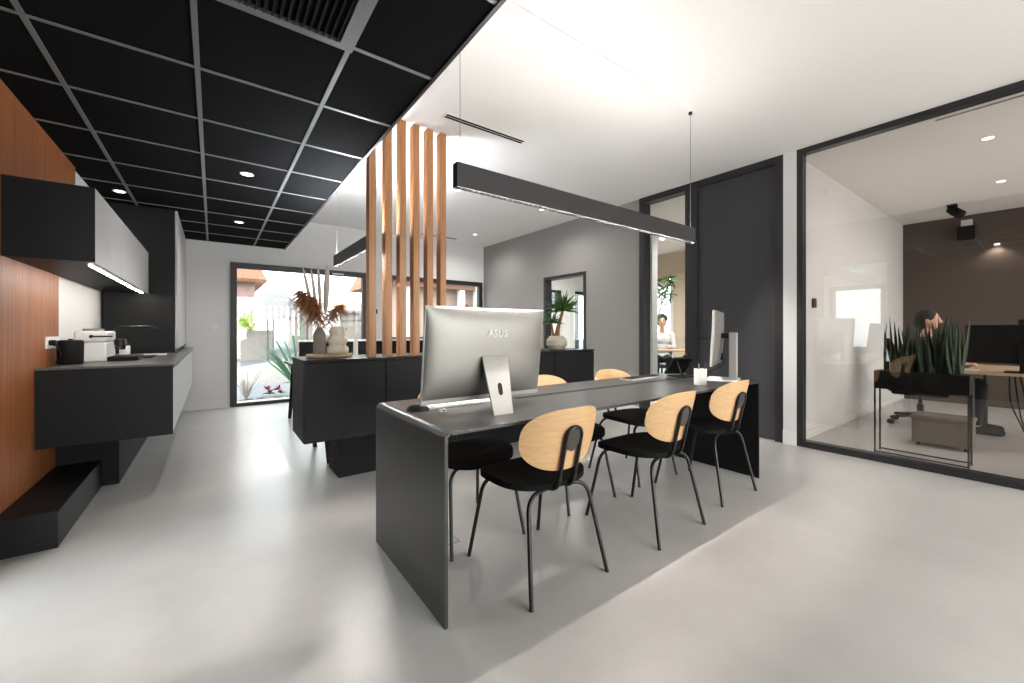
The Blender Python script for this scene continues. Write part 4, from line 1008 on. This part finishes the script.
# ------------------------------------------------------------------ outside the street windows
struct('ground', MB().box(-30, 40, YB + .25, 60, -0.2, -0.06).box(-40, XW - .3, -30, YB + .25, -0.2, -0.06).box(-1.1, 40, -40, YR - .3, -0.2, -0.06).box(9.5, 40, YR - .3, YB + .25, -0.2, -0.06), M['road'])
gr = MB()
def mound(u, v):
    x = 0.2 + 2.8 * u; y = 10.6 + 3.4 * v
    return (x, y, -0.06 + 0.42 * (math.sin(PI * u) ** .7) * (math.sin(PI * v) ** .8) + 0.02 * math.sin(17 * u + 9 * v))
gr.grid(mound, 24, 20)
o = solo('gravel_bed', gr, M['gravel'], 'low pale gravel mound outside the tall window', 'gravel', (1.6, 12.3, -.06)); o['kind'] = 'stuff'
pb = MB(); rnd = random.Random(2)
for k in range(160):
    pb.blob((rnd.uniform(.3, 2.1), rnd.uniform(7.75, 8.5), -.055), (rnd.uniform(.02, .05), rnd.uniform(.02, .05), .022), 7, 5)
o = solo('pebbles', pb, M['gravel'], 'pale pebble strip along the foot of the tall window', 'pebbles', (1.2, 8.1, -.06)); o['kind'] = 'stuff'
# agave
mb = MB(); rnd = random.Random(9)
for k in range(46):
    a = rnd.uniform(0, 2 * PI); e = rnd.uniform(0.75, 1.52); ln = rnd.uniform(1.0, 1.45)
    d = Vector((math.cos(a) * math.cos(e), math.sin(a) * math.cos(e) * .6, math.sin(e)))
    mb.leafblade((1.32, 8.55, 0.02), Vector((1.32, 8.55, 0.02)) + d * ln, 0.028, (0, 0, .05), 7, .4)
solo('agave', mb, M['leafpale'], 'large spiky pale green agave outside the tall window', 'agave', (1.32, 8.55, -.06), smooth=0)
mb = MB()
for k in range(60):
    a = rnd.uniform(0, 2 * PI); r_ = rnd.uniform(0.02, .2)
    mb.leafblade((.46, 8.3, -.05), (.46 + math.cos(a) * r_ * 1.3, 8.3 + math.sin(a) * r_, rnd.uniform(.25, .55)), 0.007, (0, 0, .03), 5)
solo('ornamental_grass', mb, M['palegrass'], 'tuft of pale ornamental grass outside beside the window frame', 'grass', (.46, 8.3, -.06), smooth=0)
for i, (x, y, lb) in enumerate(((0.80, 8.62, 'small red-leaved plant outside, nearer the pale grass'), (0.98, 8.6, 'small red-leaved plant outside, nearer the agave'))):
    o = thing('red_plant', lb, 'flower', (x, y, -.06), group='small red plants outside')
    mb = MB(); rosette(mb, (x, y, .06), 12, .10, 20 + i, w=.02); part('foliage', mb, M['red'], o, smooth=0)
    mb = MB(); rosette(mb, (x + .03, y, -.02), 14, .11, 40 + i, w=.016); part('lower_leaves', mb, M['leafdk'], o, smooth=0)
mb = MB(); rnd = random.Random(3)
for k in range(220):
    p = Vector((rnd.gauss(.95, .16), rnd.gauss(19, .15), rnd.uniform(1.15, 1.75)))
    mb.leafblade(p, p + Vector((rnd.uniform(-.14, .14), rnd.uniform(-.1, .1), rnd.uniform(-.05, .16))), .05, (0, 0, 0), 3)
solo('bush', mb, M['lime'], 'yellow-green bush in front of the pink house outside', 'bush', (.95, 19, -.06), smooth=0)
# pink house
t = thing('house', 'pink-beige house with tiled roof and shutters across the street', 'house', (-1.5, 24, -.06))
part('wall', MB().box(-6, 1.55, 22, 30, -.06, 3.45), M['render'], t)
part('roof', MB().prism([(-6.6, 3.4), (2.0, 3.4), (1.35, 4.7), (-6.6, 5.6)], 1, 21.4, 30), M['rooft'], t)
part('fascia', MB().box(-6.4, 1.95, 21.3, 21.42, 3.3, 3.45), M['brownp'], t)
for x in (.95, -.6):
    part('shutter', MB().box(x - .3, x + .3, 21.93, 22.0, 1.75, 3.2, .01), M['shutter'], t)
solo('garden_wall', MB().box(-3, 2.0, 19.3, 19.5, -.06, 1.17), M['render2'], 'low pale garden wall below the bush outside', 'garden wall', (0, 19.4, -.06))
# carport with pale canopy
t = thing('carport', 'pale canopy carport on thin posts outside the tall window', 'carport', (2.3, 17, -.06))
part('canopy', MB().prism([(1.45, 2.55), (2.0, 2.5), (3.2, 1.72), (3.2, 1.62), (1.40, 1.62)], 1, 16.5, 18.5), M['canopy'], t)
sc = MB()
for k in range(9): sc.box(1.45 + k * .2, 1.57 + k * .2, 16.46, 16.5, 1.52, 1.64)
part('valance', sc, M['render2'], t)
for x in (1.72, 3.12):
    for y in (16.6, 18.4): part('post', MB().box(x - .03, x + .03, y - .03, y + .03, -.06, 1.62), M['bluegrey'], t)
t = thing('house', 'low house with orange tiled roof beyond the carport', 'house', (6.5, 26, -.06))
part('wall', MB().box(4.2, 12, 24.5, 32, -.06, 2.35), M['render2'], t)
part('roof', MB().prism([(23.9, 2.3), (28, 3.0), (32.5, 2.3)], 0, 3.9, 12.4), M['rooft'], t)
part('gutter', MB().box(3.9, 12.4, 23.8, 23.92, 2.2, 2.3), M['bluegrey'], t)
solo('garden_wall', MB().box(3.3, 4.9, 16.8, 17.0, -.06, 1.519), M['render2'], 'white rendered street wall with dark coping outside', 'garden wall', (4.1, 16.9, -.06))
solo('coping', MB().box(3.28, 4.92, 16.75, 17.05, 1.52, 1.57), M['bluegrey'], 'dark coping on the white street wall outside', 'coping', (4.1, 16.9, 1.52))
t = thing('house', 'peach house with brown eaves and white pillars outside the wider window', 'house', (7.0, 13.5, -.06))
part('wall', MB().box(5.0, 9.5, 13.0, 17, -.06, 2.75), M['render'], t)
part('fascia', MB().box(4.6, 9.8, 12.55, 12.65, 2.58, 2.74), M['brownp'], t)
part('soffit', MB().box(4.6, 9.8, 12.6, 13.0, 2.68, 2.74), M['brownp'], t)
part('roof', MB().prism([(12.5, 2.74), (15, 3.7), (17.5, 2.74)], 0, 4.5, 10.0), M['rooft'], t)
for x in (5.2, 7.1, 7.75): part('pillar', MB().box(x - .1, x + .1, 12.6, 12.8, -.06, 2.68), M['whiteplastic'], t)
part('door', MB().box(7.3, 7.55, 12.95, 13.0, -.06, 2.1), M['brownp'], t)

# ------------------------------------------------------------------ light
W = bpy.data.worlds.new('overcast_sky'); S.world = W; W.use_nodes = True
bg = W.node_tree.nodes['Background']; bg.inputs['Color'].default_value = (0.93, 0.97, 1.0, 1); bg.inputs['Strength'].default_value = 6.0
def portal(loc, rot, sx, sy):
    l = bpy.data.lights.new('portal', 'AREA'); l.shape = 'RECTANGLE'; l.size = sx; l.size_y = sy; l.cycles.is_portal = True
    o = bpy.data.objects.new('portal', l); COL.objects.link(o); o.location = loc; o.rotation_euler = rot
for h in (WA, WB, (7.38, 8.25, 0, 2.13)): portal(((h[0] + h[1]) / 2, YB + .27, (h[2] + h[3]) / 2), (R(-90), 0, 0), h[1] - h[0], h[3] - h[2])
for h in HR: portal(((h[0] + h[1]) / 2, YR - .27, (h[2] + h[3]) / 2), (R(90), 0, 0), h[1] - h[0], h[3] - h[2])
portal((8.6, 5.72, 1.1), (0, R(90), 0), 2.2, .96); portal((XW - .27, 2.42, 1.0), (0, R(-90), 0), 2.0, .88)

def fill_lamp(loc, rot, sx, sy, e, col=(1.0, 0.985, 0.96)):  # fill lamps added just inside the unseen rear windows
    l = bpy.data.lights.new('fill_lamp', 'AREA'); l.shape = 'RECTANGLE'; l.size = sx; l.size_y = sy; l.energy = e; l.color = col
    o = bpy.data.objects.new('fill_lamp', l); COL.objects.link(o); o.location = loc; o.rotation_euler = rot
for h, e in zip(HR, (105, 72, 95)): fill_lamp(((h[0] + h[1]) / 2, YR + .06, (h[2] + h[3]) / 2), (R(90), 0, 0), h[1] - h[0] - .2, h[3] - h[2] - .2, e)
# ------------------------------------------------------------------ camera
F, AZ = 406.0, math.atan2(512 - 213, 406.0)
cam = bpy.data.cameras.new('camera'); co = bpy.data.objects.new('camera', cam); COL.objects.link(co); S.camera = co
cam.sensor_width = 36.0; cam.lens = F / 1024 * 36.0; cam.clip_start = 0.05
cam.shift_y = -(341.5 - 331.0) / 1024
co.location = (0, 0, 1.13); co.rotation_euler = (R(90), 0, -AZ)
S.view_settings.view_transform = 'Standard'; S.view_settings.exposure = 0.23
S.cycles.use_denoising = True; S.cycles.caustics_reflective = False; S.cycles.caustics_refractive = False
S.cycles.max_bounces = 10; S.cycles.transparent_max_bounces = 16; S.cycles.sample_clamp_indirect = 6.0
